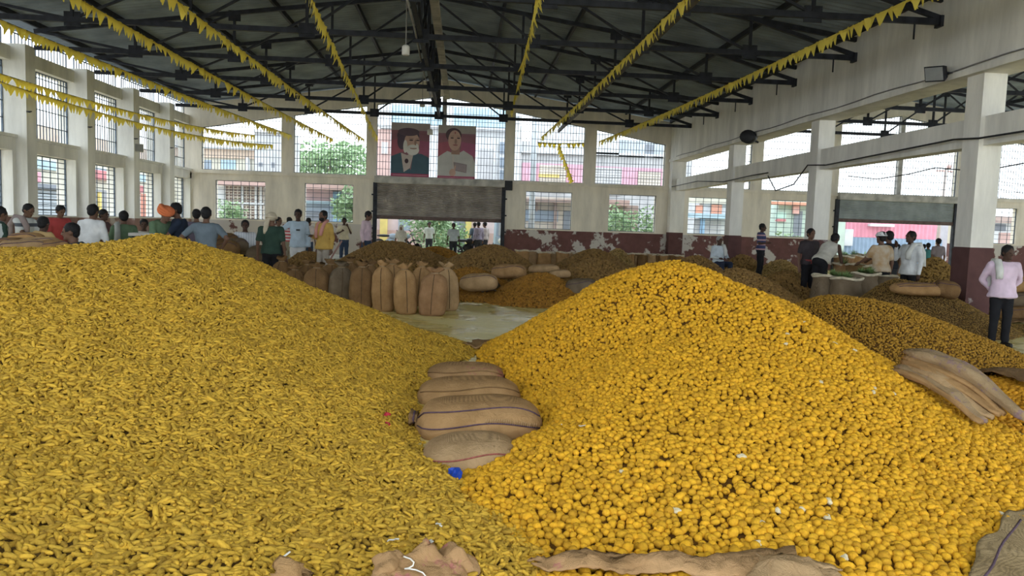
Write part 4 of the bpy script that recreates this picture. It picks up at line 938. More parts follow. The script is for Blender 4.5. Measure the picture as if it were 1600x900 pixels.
def G(x, y, z=.1): p = flr(x, y, z); return (p.x, p.y)
ck = cloth('sack_cloth', 'tied corner of a sack standing out of the fingers at lower edge', [G(430, 906, .3), G(505, 912, .3), G(470, 858, .33), G(445, 860, .33)], hBoth, .05, M_JUTE, 16, 12, .03, 6, 1, .05)
t = MB(); q = at(447, 866, 2.86); t.tube([(q.x - .022 + .044 * i / 6, q.y - .02 * math.sin(PI * i / 6) - .03, q.z + .004 * i) for i in range(7)], .004, 5); obj('tie_string', t, M_WHITE_TW, ck)
ck = cloth('sack_cloth', 'crumpled sack cloth with white twine at lower edge', [G(560, 915, .2), G(760, 915, .15), G(738, 868, .16), G(610, 862, .22)], hBoth, .05, M_JUTE_R, 70, 44, .0, 5, 2, .03, fold=lambda u, v: .075 * (1 + .8 * nz(u * 9, v * 7, 3)) * math.exp(-((u - .42) ** 2 / .016 + (v - .82) ** 2 / .06)) + .06 * (1 + .8 * nz(u * 9, v * 7, 8)) * math.exp(-((u - .76) ** 2 / .010 + (v - .80) ** 2 / .06)) + .05 * math.exp(-((u - .1) ** 2 / .01 + (v - .6) ** 2 / .08)))
t = MB(); q = at(640, 868, 2.95); t.tube([(q.x - .022 + .03 * math.sin(i * .8) + .006 * i, q.y - .03 - .002 * i, q.z + .01 * math.cos(i * .8) - .006 * i) for i in range(13)], .0032, 5); obj('tie_string', t, M_WHITE_TW, ck)
cloth('sack_cloth', 'long wrinkled sack cloth with red print under the right heap edge', [G(830, 893), G(1250, 905), G(1240, 866), G(840, 880)], hBoth, .05, M_JUTE_R, 50, 10, .035, 5, 3, .035)
cloth('sack_cloth', 'pale sack cloth flap standing up at lower edge, right of red print', [G(1165, 915), G(1330, 915), G(1300, 893), G(1190, 872)], hBoth, .05, M_JUTE_L, 24, 12, .04, 5, 4, .06)
ck = cloth('sack_cloth', 'grey sack cloth with purple seam in the lower right corner', [G(1490, 960, .05), G(1750, 960, .05), G(1700, 790, .05), G(1570, 800, .05)], lambda x, y: max(hR(x, y), 0), .02, M_JUTE_C, 30, 24, .03, 2, 5, .0)
t = MB(); t.tube([(lambda p: (p.x, p.y, p.z))(flr(lerp(1535, 1592, i / 8) + 3 * math.sin(i), lerp(905, 812, i / 8), .14)) for i in range(9)], .006, 5); obj('seam', t, M_THREAD, ck)
cloth('sack_cloth', 'flat brown sack cloth spread over orange bulbs at the right edge', [G(1500, 575, .25), G(1640, 612, .25), G(1640, 560, .2), G(1570, 556, .2)], hf15, .05, M_JUTE_D, 24, 14, .05, 2.5, 6, .04)
cloth('sack_cloth', 'grey sack cloth on the wet floor below golden heap', [G(1440, 512, 0), G(1535, 530, 0), G(1560, 522, 0), G(1470, 504, 0)], lambda x, y: 0, .04, M_JUTE_G, 20, 10, .02, 2.5, 7)
cloth('sack_cloth', 'dark sack edge curving across the floor behind the man in pink', [G(1490, 516, 0), G(1610, 506, 0), G(1610, 499, 0), G(1500, 509, 0)], lambda x, y: 0, .05, M_JUTE_D, 20, 8, .02, 2, 8)
cloth('sack_cloth', 'grey sack cloth draped over bulbs by the wet floor', [G(752, 468, .05), G(795, 466, .05), G(792, 447, .1), G(765, 452, .1)], lambda x, y: .1, .12, M_JUTE_G, 18, 12, .03, 4, 9, .12)
cloth('sack_cloth', 'brown sack cloth lying at the tip of the valley between heaps', [G(722, 548, 0), G(760, 552, 0), G(775, 534, 0), G(740, 535, 0)], lambda x, y: max(hL(x, y), hR(x, y), 0), .03, M_JUTE, 16, 10, .015, 4, 10)
for i, (a, b_, c2, d, lab) in enumerate(((1150, 388, 1185, 393, 'white cloth behind the man in the printed jersey, against the dado'), (1150, 425, 1180, 427, 'white ground cloth left of the man in the printed jersey'), (1192, 425, 1240, 421, 'white ground cloth right of the man in the printed jersey'), (1170, 436, 1206, 438, 'white ground cloth under the man in the printed jersey'), (498, 398, 552, 400, 'pale ground cloth below the man in cream shirt'), (690, 398, 715, 404, 'white cloth edge behind the orange-brown heap'), (545, 409, 562, 412, 'white cloth edge behind the sack row'))):
    zz = .28 if i < 4 else .2
    cloth('ground_cloth', lab, [G(a, b_ + 5, zz), G(c2, d + 5, zz), G(c2, d - 2, zz), G(a, b_ - 2, zz)], lambda x, y, z=zz: z - .1, .05, P('cloth_white', (.66, .60, .50)), 14, 8, .03, 1.2, 20 + i, .08, .03, 'ground cloth')

# folded sacks stacked on the right flank of the big right heap
p0, p1 = Vector(at(1402, 580, 6.4)), Vector(at(1560, 664, 5.5))
ax = (p1 - p0); Lf = ax.length; ax.normalize(); sd_ = Vector((ax.y, -ax.x, 0)).normalized() * -1
FL = ['lowest', 'second lowest', 'third', 'fourth', 'fifth', 'topmost, purple-printed']
for k in range(6):
    mb = MB(); wd = (.078 if k < 5 else .10) - .003 * k; off = (k - 2.5) * .050; L0, L1 = (.02, .97) if k < 5 else (.0, 1.12)
    th = .020 + (.022 if k == 5 else 0)
    rings = []
    for i in range(19):
        t = i / 18; s = lerp(L0, L1, t) * Lf; sag = .17 * math.sin(PI * min(1, t * 1.05)) + .012 * nz(t * 5, k * 3.1) + .015 * math.sin(t * 9 + k * 2)
        w = wd * (.75 + .4 * math.sin(PI * min(1, t * 1.1 + .12))) * (1 if t < .8 else .45 + .55 * math.sqrt(max(0., 1 - ((t - .8) / .2) ** 2))) * (.55 + .45 * sst(0, .12, t)); hh = th * (1.75 - .9 * t) * (.4 + .6 * sst(0, .1, t)) * (1 + .35 * nz(t * 6, k * 2.3, 5))
        c = p0 + ax * s + sd_ * (off + .03 * math.sin(t * 4 + k)) + Vector((0, 0, .012 + k * .021 * (1.35 - .6 * t) + sag * .5 + (.02 if k == 5 else 0)))
        rings.append([c + sd_ * (math.cos(a) * w * (1 + .12 * math.sin(5 * a + k + 3 * t))) + Vector((0, 0, math.copysign(abs(math.sin(a)) ** .7, math.sin(a)) * hh * (1 + .25 * math.sin(3 * a + 4 * t + k)))) for a in (2 * PI * j / 16 for j in range(16))])
    mb.rings(rings); o = obj('folded_sack', mb, (M_JUTE, M_JUTE_P, M_JUTE_L, M_JUTE, M_JUTE, M_JUTE_P)[k], None, label='%s empty sack of the folded bundle on the right heap flank' % FL[k], category='sack', group='bundle of folded empty sacks')
    if k < 5:
        t = MB(); t.tube([rings[i][11] + Vector((0, 0, -.004)) for i in range(1, 18)], .004, 5); obj('hem', t, M_JUTE_D, o)

# small things lying on the heaps
def bit(name, label, pxx, pyy, hf, fn, m, cat):
    lo, hi = 2.0, 11.0
    r = ray(pxx, pyy); best = None
    for i in range(900):
        Y = 2 + i * .01; p = C0 + r * (Y / r.y)
        if p.z <= max(0, hf(p.x, p.y)): best = p; break
    mb = MB(); fn(mb); return obj(name, mb, m, None, best + Vector((0, 0, .024)), (0, 0, R.uniform(0, 3)), label, cat)
def crump(sx, sy, sz, seed):
    def fn(mb):
        mb.ball((0, 0, 0), (sx, sy, sz), 12, 8); mb.v = [tuple(Vector(v) * (1 + .5 * mnoise.noise(Vector(v) * 45 + Vector((seed, 0, 0))))) for v in mb.v]
        mb.sm = [False] * len(mb.sm)
    return fn
bit('plastic_pouch', 'crumpled shiny blue plastic pouch at the foot of the valley sacks', 710, 748, hBoth, crump(.07, .045, .04, 1), M_BLUE, 'pouch')
bit('red_scrap', 'upper small red plastic scrap among the yellow fingers', 604, 653, hL, crump(.032, .02, .02, 2), M_REDBIT, 'scrap')
bit('red_scrap', 'lower small red plastic scrap among the yellow fingers', 605, 668, hL, crump(.036, .016, .02, 3), M_REDBIT, 'scrap')
for i, (a, b_) in enumerate(((686, 828), (614, 853), (674, 856))): bit('twine_scrap', ['longest', 'left', 'right'][i] + ' scrap of white twine above the crumpled cloth at lower edge', a, b_, hL, lambda mb: mb.tube([(-.03 + .012 * j, .008 * math.sin(j * 2), .004 + .004 * math.sin(j)) for j in range(6)], .004, 5), M_WHITE_TW, 'twine')
for i, (a, b_) in enumerate(((878, 668), (912, 672))): bit('twine_scrap', ['left', 'right'][i] + ' straw-pale twine scrap on the right heap beside the fat sack', a, b_, hR, lambda mb: mb.tube([(-.05 + .018 * j, .012 * math.sin(j * 2), .006 + .004 * math.sin(j)) for j in range(6)], .004, 5), M_WHITE_TW, 'twine')
for i, (a, b_) in enumerate(((1158, 719), (1319, 880), (1183, 857), (1253, 803), (1292, 815), (1293, 789), (1365, 612), (1363, 617), (1256, 508), (1304, 541), (1335, 552), (1227, 542), (973, 744), (1190, 826), (1395, 620), (1565, 811), (1230, 527), (1281, 602), (1056, 805), (1218, 806))):
    bit('pale_bulb', 'pale whitish turmeric piece lying on the right heap', a, b_, hR, crump(.026, .02, .016, 10 + i), M_SHELLW, 'turmeric piece')['group'] = 'pale turmeric pieces'

# ------------------------------------------------------------------ people
SKIN = [mat('skin_brown', (.16, .085, .055), .6, .08, 5), mat('skin_dark', (.085, .045, .032), .6, .08, 5), mat('skin_tan', (.24, .135, .085), .6, .08, 5)]
HAIR = mat('hair_black', (.012, .011, .012), .7, .2, 40); HAIR_G = mat('hair_grey', (.35, .34, .33), .8, .2, 40)
EYE = mat('eye_dark', (.01, .008, .008), .2, .05); LIP = mat('lip_brown', (.16, .06, .05), .6, .05); SHOE = mat('shoe_black', (.02, .018, .018), .5, .1)
CL = {}
def C_(name, col, col2=None, stripes=None):
    if name in CL: return CL[name]
    if stripes:
        m = bpy.data.materials.new('cloth_' + name); m.use_nodes = True; nt = m.node_tree; p = nt.nodes['Principled BSDF']; p.inputs['Roughness'].default_value = .9
        tc = nt.nodes.new('ShaderNodeTexCoord'); w = nt.nodes.new('ShaderNodeTexWave'); w.bands_direction = stripes[0]; w.inputs['Scale'].default_value = stripes[1]
        r = nt.nodes.new('ShaderNodeValToRGB'); r.color_ramp.interpolation = 'CONSTANT'; r.color_ramp.elements[0].color = (*col, 1); r.color_ramp.elements[1].color = (*col2, 1); r.color_ramp.elements[1].position = stripes[2]
        nt.links.new(tc.outputs['Object'], w.inputs['Vector']); nt.links.new(w.outputs['Fac'], r.inputs['Fac']); nt.links.new(r.outputs['Color'], p.inputs['Base Color'])
    else: m = mat('cloth_' + name, col, .9, .10, 6, .15, col2=col2, spec=.15)
    CL[name] = m; return m
TEXF = bpy.data.textures.new('fabric_folds', 'CLOUDS'); TEXF.noise_scale = .11; TEXF.noise_depth = 1

ARMS = {  # elbow, wrist offsets from the shoulder / elbow for the +x arm; x mirrored for the other
    'hang': ((.06, .03, -.29), (.02, -.06, -.25)), 'hips': ((.20, .10, -.20), (-.12, -.13, -.17)), 'phone': ((.05, -.02, -.29), (-.10, -.22, .03)),
    'fwd': ((.03, -.16, -.23), (-.02, -.21, -.09)), 'behind': ((.09, .13, -.27), (-.17, .05, -.18)), 'out': ((.21, -.06, -.16), (.20, -.08, -.10)),
    'mouth': ((.07, -.13, -.24), (-.11, -.10, .25)), 'lap': ((.07, -.07, -.27), (-.10, -.22, -.03)), 'down': ((.04, -.06, -.28), (.0, -.08, -.24)), 'chest': ((.08, -.05, -.27), (-.16, -.17, .10))}
NP = [0]
def person(label, x, y, z0, H, face, pose='stand', arms=('hang', 'hang'), lean=0., skin=0, shirt=None, trousers=None, sleeve='half', hat=None, scarf=None, hair=HAIR, tail=0., extra=None, seat=.45, headturn=0., headdown=0., vox=.0145, coarse=False, beard=False, shoes=True, skirt=False, waist=None, vest=False, wide=1.):
    """FACE: heading in degrees, 0 looks at the camera side (-y), 90 looks to +x. One continuous body (voxel-merged), clothes and hair as its parts."""
    NP[0] += 1; k = H / 1.72; V = Vector
    root = empty('person', (x, y, z0), math.radians(face), label, 'person')
    hipz = {'stand': .92, 'walk': .90, 'sit': seat + .09, 'crouch': .30, 'floor': .16}[pose]
    lm = Matrix.Rotation(math.radians(lean), 3, 'X')           # + leans forward (towards -y)
    def up(px_, py_, pz_): return V((0, 0, hipz)) + lm @ V((px_, py_, pz_ - .92))
    neck, headc = up(0, .0, 1.47), None
    hm = Matrix.Rotation(math.radians(headturn), 3, 'Z') @ Matrix.Rotation(math.radians(lean * .35 + headdown), 3, 'X')
    headc = neck + hm @ V((0, -.025, .135))
    body, top, low = MB(), MB(), MB()
    # torso rings
    TR = [(.90, .155, .115, .01), (.98, .155, .11, .0), (1.08, .14, .10, -.01), (1.20, .158, .108, -.01), (1.32, .175, .112, 0), (1.40, .165, .10, .01), (1.455, .10, .075, .012)]
    def torso(mb, grow, a=0, b=99, flare=0.):
        rs = []
        for z, rx, ry, dy in TR[a:b]:
            g_ = grow + (flare if z < 1.0 else 0); rs.append([up((rx * wide + g_) * math.cos(t), (ry * wide + g_) * math.sin(t) + dy, z) for t in (2 * PI * j / 16 for j in range(16))])
        mb.rings(rs)
    torso(body, -.006)
    body.cap(neck - V((0, 0, .05)), neck + (headc - neck) * .55, .058, .052, 10)
    # head
    hr = lambda v: headc + hm @ V(v)
    body.ball(hr((0, .005, .025)), (.078, .097, .098), 14, 10, rot=hm); body.ball(hr((0, -.03, -.045)), (.058, .062, .068), 12, 8, rot=hm)
    body.cap(hr((0, -.093, .012)), hr((0, -.112, -.022)), .011, .017, 8); body.ball(hr((0, -.075, -.09)), (.03, .025, .022), 8, 6)
    body.cap(hr((-.045, -.082, .032)), hr((.045, -.082, .032)), .013, .013, 8)
    for s in (-1, 1): body.ball(hr((s * .080, .012, -.002)), (.014, .026, .034), 8, 6, rot=hm)
    # arms
    ends = []
    for s, a in ((-1, arms[0]), (1, arms[1])):
        e, w = ARMS[a]; sh = up(s * .178 * wide, .01, 1.395); mx = lambda v: V((s * v[0], v[1], v[2]))
        el = sh + mx(e); wr_ = el + mx(w); ends.append((sh, el, wr_))
        body.cap(sh, el, .052, .040, 10); body.cap(el, wr_, .039, .026, 10)
        d = (wr_ - el).normalized(); side = d.cross(V((0, 1, 0)) if abs(d.y) < .8 else V((0, 0, 1))).normalized(); nrm = d.cross(side).normalized()
        pc = wr_ + d * .055; body.ball(wr_ + d * .05, (.036, .036, .036), 8, 6); body.cap(wr_, wr_ + d * .075, .026, .036, 8)
        for q in range(4):
            b0 = wr_ + d * .085 + side * (q - 1.5) * .021; L_ = (.062, .075, .070, .055)[q]
            m1 = b0 + d * L_ * .55 + nrm * .006 + side * (q - 1.5) * .004; body.cap(b0, m1, .0105, .0095, 6); body.cap(m1, m1 + d * L_ * .5 + nrm * .018, .0095, .008, 6)
        th = wr_ + d * .03 + side * .03; body.cap(th, th + side * .028 + d * .035, .013, .011, 6); body.cap(th + side * .028 + d * .035, th + side * .034 + d * .066, .011, .009, 6)
        if shirt and not vest:
            top.cap(sh, sh + (el - sh) * (.72 if sleeve == 'half' else 1.0), .066, .060 if sleeve == 'half' else .055, 12)
            if sleeve == 'full': top.cap(el, el + (wr_ - el) * .9, .053, .042, 12)
    # legs
    for s in (-1, 1):
        hp = V((s * .088, .0, hipz - .02))
        if pose == 'stand': kn, an = V((s * .095, -.012, .50)), V((s * .10, .02, .085))
        elif pose == 'walk': kn, an = (V((.09, -.16, .50)), V((.09, -.20, .09))) if s > 0 else (V((-.09, .06, .50)), V((-.09, .30, .14)))
        elif pose == 'sit': kn, an = V((s * .14, -.42, hipz + .02)), V((s * .13, -.40, max(.08, hipz - .45)))
        elif pose == 'crouch': kn, an = V((s * .17, -.36, hipz + .22)), V((s * .13, -.08, .085))
        else: kn, an = V((s * .34, -.24, .14)), V((-s * .02, -.36, .09))
        hp2 = hp; body.cap(hp2, kn, .082, .055, 12); body.cap(kn, an, .055, .036, 10)
        fd = V((s * .03, -.17, 0)); toe = V((an.x, an.y, .045)) + fd; body.cap(V((an.x, an.y + .03, .05)), toe, .042, .032, 8)
        if trousers and not skirt:
            low.cap(hp2, kn, .098, .075, 12); low.cap(kn, an + V((0, 0, .01)), .075, .062, 12)
        if shoes:
            sb = MB(); sb.cap(V((an.x, an.y + .035, .048)), toe + V((0, 0, .0)), .05, .042, 10); sb.v = [(a, b, max(.004, c)) for a, b, c in sb.v]; sb.v = [(a * k, b * k, c * k) for a, b, c in sb.v]; obj('shoe', sb, SHOE, root)
    if skirt and trousers:
        rs = [[V((rx * math.cos(t) * (1 + .06 * math.sin(7 * t)), rx * .85 * math.sin(t) * (1 + .06 * math.sin(7 * t)), z)) for t in (2 * PI * j / 20 for j in range(20))] for z, rx in ((.06, .24), (.4, .22), (.75, .20), (1.0, .165))]
        low.rings(rs)
    elif trousers: torso(low, .012, 0, 3); low.ball((0, 0, hipz - .02), (.172 * wide, .135 * wide, .12), 12, 8)
    if shirt: torso(top, .022, 0, 7, .012); top.cap(up(-.15 * wide, .01, 1.40), up(.15 * wide, .01, 1.40), .062, .062, 12)
    if shirt and tail:                                             # loose hem hanging over the hips
        rs = [[V((0, 0, 0)) + up((.178 + .012 * i) * wide * math.cos(t), (.14 + .012 * i) * math.sin(t) * wide, 1.0 - tail * i / 3) for t in (2 * PI * j / 18 for j in range(18))] for i in range(4)]; top.rings(rs)
    def fin(name, mb, m, vx, folds=0.):
        mb.v = [(a * k, b * k, c * k) for a, b, c in mb.v]; o = obj(name, mb, m, root)
        r = o.modifiers.new('merge', 'REMESH'); r.mode = 'VOXEL'; r.voxel_size = vx; r.use_smooth_shade = True
        s = o.modifiers.new('smooth', 'SMOOTH'); s.iterations = 3 if name == 'body' else 4; s.factor = .5
        if folds:
            d = o.modifiers.new('folds', 'DISPLACE'); d.texture = TEXF; d.strength = folds; d.mid_level = .5; d.texture_coords = 'GLOBAL'
        return o
    fin('body', body, SKIN[skin], vox * (1.35 if coarse else 1))
    if shirt: fin('shirt', top, shirt, .022 if coarse else .018, .026)
    if trousers: fin('skirt' if skirt else 'trousers', low, trousers, .022 if coarse else .018, .022)
    sc = lambda mb: setattr(mb, 'v', [(a * k, b * k, c * k) for a, b, c in mb.v])
    # eyes, mouth
    for s in (-1, 1):
        e = MB(); e.ball(hr((s * .031, -.089, .012)), (.012, .008, .007), 8, 5, rot=hm); sc(e); obj('eye', e, EYE, root)
    e = MB(); e.ball(hr((0, -.094, -.052)), (.022, .008, .007), 8, 5, rot=hm); sc(e); obj('mouth', e, LIP, root)
    if beard:
        e = MB(); e.ball(hr((0, -.042, -.068)), (.064, .062, .055), 12, 8, rot=hm); sc(e); obj('beard', e, hair or HAIR, root)
    if hair is not None and (hat is None or hat[0] == 'cap'):
        h_ = MB(); h_.ball(hr((0, .020, .040)), (.092, .102, .098), 14, 10, rot=hm)
        h_.v = [tuple(Vector(v) + (Vector(v) - headc).normalized() * .012 * nz(v[0] * 30, v[1] * 30, v[2] * 30 + NP[0])) for v in h_.v]; h_.ball(hr((0, .055, -.01)), (.075, .058, .07), 10, 8, rot=hm); sc(h_); obj('hair', h_, hair, root)
    if hat:
        kind, m = hat; h_ = MB()
        if kind == 'turban':
            h_.ball(hr((0, .02, .065)), (.115, .125, .082), 16, 10, rot=hm)
            for q in range(3):
                rm = hm @ Matrix.Rotation((q - 1) * .35, 3, 'Y') @ Matrix.Rotation(.2, 3, 'X')
                h_.tube([hr((0, .02, .055 + .012 * q)) + rm @ V((.112 * math.cos(t), .122 * math.sin(t), 0)) for t in (2 * PI * j / 20 for j in range(21))], .03, 8)
            sc(h_); obj('turban', h_, m, root)
        elif kind == 'wrap':
            h_.ball(hr((0, .018, .045)), (.106, .118, .098), 16, 10, rot=hm)
            h_.tube([hr((.10 * math.cos(t), .018 + .112 * math.sin(t), .03 + .02 * math.sin(t))) for t in (2 * PI * j / 20 for j in range(21))], .026, 8)
            h_.tube([hr((.03, .12, .0)), hr((.06, .15, -.10)), hr((.08, .15, -.22)), hr((.10, .13, -.30))], [.035, .05, .05, .03], 8)
            sc(h_); obj('head_wrap', h_, m, root)
        elif kind == 'cap':
            h_.ball(hr((0, .01, .062)), (.100, .108, .07), 16, 8, rot=hm); h_.tube([hr((0.10 * math.cos(t), .01 + .108 * math.sin(t), .048)) for t in (2 * PI * j / 20 for j in range(21))], .014, 6); sc(h_); obj('cap', h_, m, root)
        elif kind == 'veil':
            h_.ball(hr((0, .025, .03)), (.108, .118, .112), 16, 10, rot=hm); h_.rings([[hr((rx * math.cos(t), .04 + ry * math.sin(t), z)) for t in (2 * PI * j / 16 for j in range(16))] for z, rx, ry in ((.02, .10, .08), (-.10, .12, .09), (-.25, .20, .12), (-.5, .22, .14))]); sc(h_); obj('veil', h_, m, root)
    if scarf:
        kind, m = scarf; e = MB()
        if kind == 'neck':
            e.tube([up(-.075, -.165, 1.10), up(-.085, -.150, 1.28), up(-.095, -.07, 1.44), up(-.04, .07, 1.50), up(.04, .07, 1.50), up(.095, -.07, 1.44), up(.085, -.150, 1.28), up(.07, -.165, 1.16)], [.035, .042, .042, .04, .04, .042, .042, .035], 8)
        elif kind in ('left', 'right'):
            s = 1 if kind == 'left' else -1
            e.tube([up(s * .12, -.165, 1.16), up(s * .125, -.16, 1.3), up(s * .13, -.06, 1.45), up(s * .14, .08, 1.46), up(s * .15, .165, 1.3), up(s * .17, .17, 1.02)], [.05, .055, .058, .055, .055, .06], 10)
        elif kind == 'shawl':
            e.rings([[up(rx * math.cos(t), ry * math.sin(t) + .01, z) for t in (2 * PI * j / 18 for j in range(18))] for z, rx, ry in ((1.48, .10, .10), (1.42, .22, .15), (1.25, .26, .18), (.95, .27, .20))])
        sc(e); o = obj('scarf' if kind != 'shawl' else 'shawl', e, m, root); dd = o.modifiers.new('folds', 'DISPLACE'); dd.texture = TEXF; dd.strength = .03; dd.texture_coords = 'GLOBAL'
    if waist:
        e = MB(); e.rings([[up((.178) * math.cos(t), .145 * math.sin(t), z) for t in (2 * PI * j / 18 for j in range(18))] for z in (.93, .97, 1.02)]); e.box(.05, .13, -.19, -.15, .72, .95); sc(e); obj('waist_cloth', e, waist, root)
    if extra: extra(root, ends, k, up, hr)
    return root

def phone(root, ends, k, up, hr):
    w = ends[0][2] * k; b = MB(); b.box(-.04, .04, -.10, .05, .0, .012); obj('phone', b, M_BLACK, root, w + Vector((.02, -.06, .03)))
    root.children  # noqa

def PP(pxx, pyt, Y): return at(pxx, pyt, Y)
def stand_at(label, pxx, pyt, Y, face, feet=0., hfac=1., **kw):
    """someone upright at depth Y whose head top is seen at (pxx, pyt)"""
    p = at(pxx, pyt, Y); ln = math.radians(kw.get('lean', 0)); k = (p.z - feet) / (.92 + .80 * math.cos(ln)); sh = math.sin(ln) * .70 * k; fa = math.radians(face)
    return person(label, p.x - math.sin(fa) * sh, p.y + math.cos(fa) * sh, feet, k * 1.72, face, **kw)
def posed_at(label, pxx, pyt, Y, face, H, ztop, **kw):
    """someone whose pose's top would stand ZTOP above the feet; the feet go where that puts the head at the pixel"""
    p = at(pxx, pyt, Y); sh = math.sin(math.radians(kw.get('lean', 0))) * .70 * H / 1.72; fa = math.radians(face)
    return person(label, p.x - math.sin(fa) * sh, p.y + math.cos(fa) * sh, max(0., p.z - ztop), H, face, **kw)

wht, wht2, lblue, navy = C_('white', (.72, .73, .75)), C_('off_white', (.66, .62, .54)), C_('light_blue', (.46, .56, .66)), C_('navy', (.025, .035, .06))
dark, dk2, denim, cream_c = C_('black_trousers', (.018, .018, .022)), C_('charcoal', (.04, .042, .05)), C_('denim', (.05, .075, .13)), C_('cream', (.66, .58, .42))
tan, green, dgreen, rose = C_('tan', (.52, .36, .17)), C_('olive_green', (.13, .20, .12)), C_('dark_green', (.035, .065, .05)), C_('rose', (.70, .52, .60))
redc, greyc, yell, orng = C_('red', (.50, .08, .08)), C_('blue_grey', (.16, .20, .24)), C_('mustard', (.56, .36, .10)), C_('orange', (.72, .20, .08))
pinks = C_('pink_shirt', (.72, .56, .70)); scarfw = C_('scarf_white', (.66, .66, .64)); salmon = C_('salmon', (.62, .30, .26)); wrapc = C_('wrap_cream', (.58, .50, .38))

posed_at('person in dark green striped shawl at the left frame edge, back turned', 2, 344, 12.5, 150, 1.62, 1.45, pose='stand', lean=18, shirt=dgreen, trousers=dark, scarf=('shawl', C_('shawl_stripe', (.03, .06, .06), (.55, .58, .58), ('X', 2.2, .62))), hair=HAIR)
stand_at('person in striped white shirt with scarf on shoulder, looking right', 40, 318, 14.5, 75, lean=6, arms=('fwd', 'fwd'), headdown=22, skin=0, shirt=C_('shirt_banded', (.62, .64, .64), (.10, .11, .13), ('Z', 1.1, .88)), trousers=dk2, scarf=('right', C_('scarf_grey', (.34, .27, .26))), hfac=.985)
posed_at('person seated in mustard tan shirt, back to the view', 69, 334, 13.2, 172, 1.68, 1.30, pose='sit', seat=.42, lean=22, arms=('fwd', 'out'), shirt=tan, trousers=wrapc, skin=1, shoes=False)
stand_at('person in red t-shirt by the second left window', 93, 321, 16, 55, lean=8, arms=('down', 'down'), headdown=15, shirt=redc, trousers=dk2, hfac=.985)
posed_at('person crouching in dark clothes, face turned left', 110, 354, 10.6, 290, 1.70, 1.16, pose='sit', seat=.34, lean=15, arms=('lap', 'lap'), shirt=C_('dark_slate', (.035, .05, .065)), trousers=dark, sleeve='full', skin=0)
stand_at('person in white shirt bending right, back to the view', 146, 321, 13.5, 168, lean=14, arms=('down', 'down'), shirt=wht, trousers=dk2, sleeve='full', tail=.12, hfac=.955, wide=1.08)
stand_at('person in dark red-brown shirt reaching right behind the white shirt', 163, 329, 16.5, 75, lean=20, arms=('down', 'fwd'), shirt=C_('maroon_brown', (.11, .06, .065)), trousers=dk2, skin=1, hfac=.93)
stand_at('person in green with a pale translucent shawl', 193, 331, 14.5, 215, lean=10, arms=('lap', 'lap'), shirt=green, trousers=greyc, scarf=('left', C_('veil_pale', (.42, .43, .40))), hair=HAIR, hfac=.97, skirt=True)
posed_at('person sitting low with white collar far by the left wall', 225, 344, 19, 20, 1.84, 1.42, pose='sit', seat=.42, shirt=wht2, trousers=dk2, arms=('lap', 'lap'), skin=1, coarse=True)
stand_at('person in bright orange turban and green shirt bending right', 259, 325, 13.8, 62, lean=26, headdown=12, arms=('down', 'down'), shirt=green, trousers=dk2, hat=('turban', orng), sleeve='half', hfac=.92)
stand_at('person in navy shirt standing tall beside the orange turban', 278, 318, 14, 285, lean=3, headdown=10, arms=('fwd', 'fwd'), shirt=navy, trousers=dark, hfac=.99, wide=1.1)
stand_at('person whose dark head shows behind the grey-blue t-shirt', 307, 328, 16.5, 200, shirt=C_('violet_grey', (.13, .11, .15)), trousers=dark, coarse=True)
stand_at('person in grey-blue t-shirt, hands on hips, back turned', 322, 325, 13.5, 182, arms=('hips', 'hips'), shirt=greyc, trousers=dark, hfac=1, wide=1.08, waist=None, scarf=None)
posed_at('person in white shirt sitting on dark sacks left of the lattice window', 383, 346, 17.5, 15, 1.68, 1.28, pose='sit', seat=.44, arms=('lap', 'lap'), shirt=C_('white_striped', (.66, .68, .72), (.50, .53, .60), ('X', 6, .7)), trousers=dark, sleeve='full', skin=1, wide=1.05)
stand_at('person in dark green shirt with cream head wrap, back turned', 424, 333, 15, 178, arms=('hang', 'hang'), shirt=dgreen, trousers=dark, hat=('wrap', wrapc), hfac=1.0, wide=1.12)
stand_at('person half hidden behind the cream head wrap', 435, 340, 21, 60, shirt=wht2, trousers=dk2, coarse=True)
stand_at('person in red and white striped shirt by the red dado patch', 452, 340, 24, 150, shirt=C_('red_white', (.62, .58, .58), (.45, .06, .08), ('Z', 3.2, .5)), trousers=C_('khaki', (.30, .27, .22)), coarse=True)
stand_at('person in light blue shirt and white trousers reaching out left', 466, 328, 18.5, 12, arms=('out', 'hang'), lean=3, shirt=lblue, trousers=wht, sleeve='full', tail=.15, skin=1, scarf=None, headturn=-10, extra=lambda root, ends, k, up, hr: (lambda b: (b.box(-.045, .045, -.165, -.135, 1.26, 1.30), obj('pocket_item', b, M_BLACK, root)))(MB()))
stand_at('person in pale pink shirt behind the light blue shirt', 482, 341, 24, 165, shirt=C_('blush', (.62, .52, .48)), trousers=denim, coarse=True)
stand_at('bearded person in mustard shirt with salmon scarf, holding a phone', 506, 330, 18, -35, arms=('phone', 'hang'), shirt=yell, trousers=C_('putty', (.42, .37, .32)), sleeve='full', tail=.16, scarf=('neck', salmon), beard=True, wide=1.05, extra=phone)
stand_at('person in cream shirt near the wall, hand at chin', 538, 341, 27, 10, arms=('chest', 'mouth'), shirt=cream_c, trousers=denim, skin=1, coarse=True)
stand_at('person in pink shirt walking right beside the shutter', 573, 329, 23, 75, pose='walk', shirt=C_('pale_pink', (.68, .52, .58)), trousers=denim, sleeve='full', hfac=.985, headdown=15, coarse=True)
stand_at('person veiled in cream cloth under the brown shutter', 627, 352, 30, 0, feet=-.1, shirt=wht2, trousers=C_('cream_skirt', (.52, .44, .38)), hat=('veil', wht2), skirt=True, hair=None, coarse=True)
posed_at('person in white shirt seated on the heap, back turned', 652, 375, 22, 185, 1.62, 1.02, pose='floor', shirt=C_('white_lilac', (.66, .66, .74)), trousers=dark, arms=('lap', 'lap'), coarse=True)
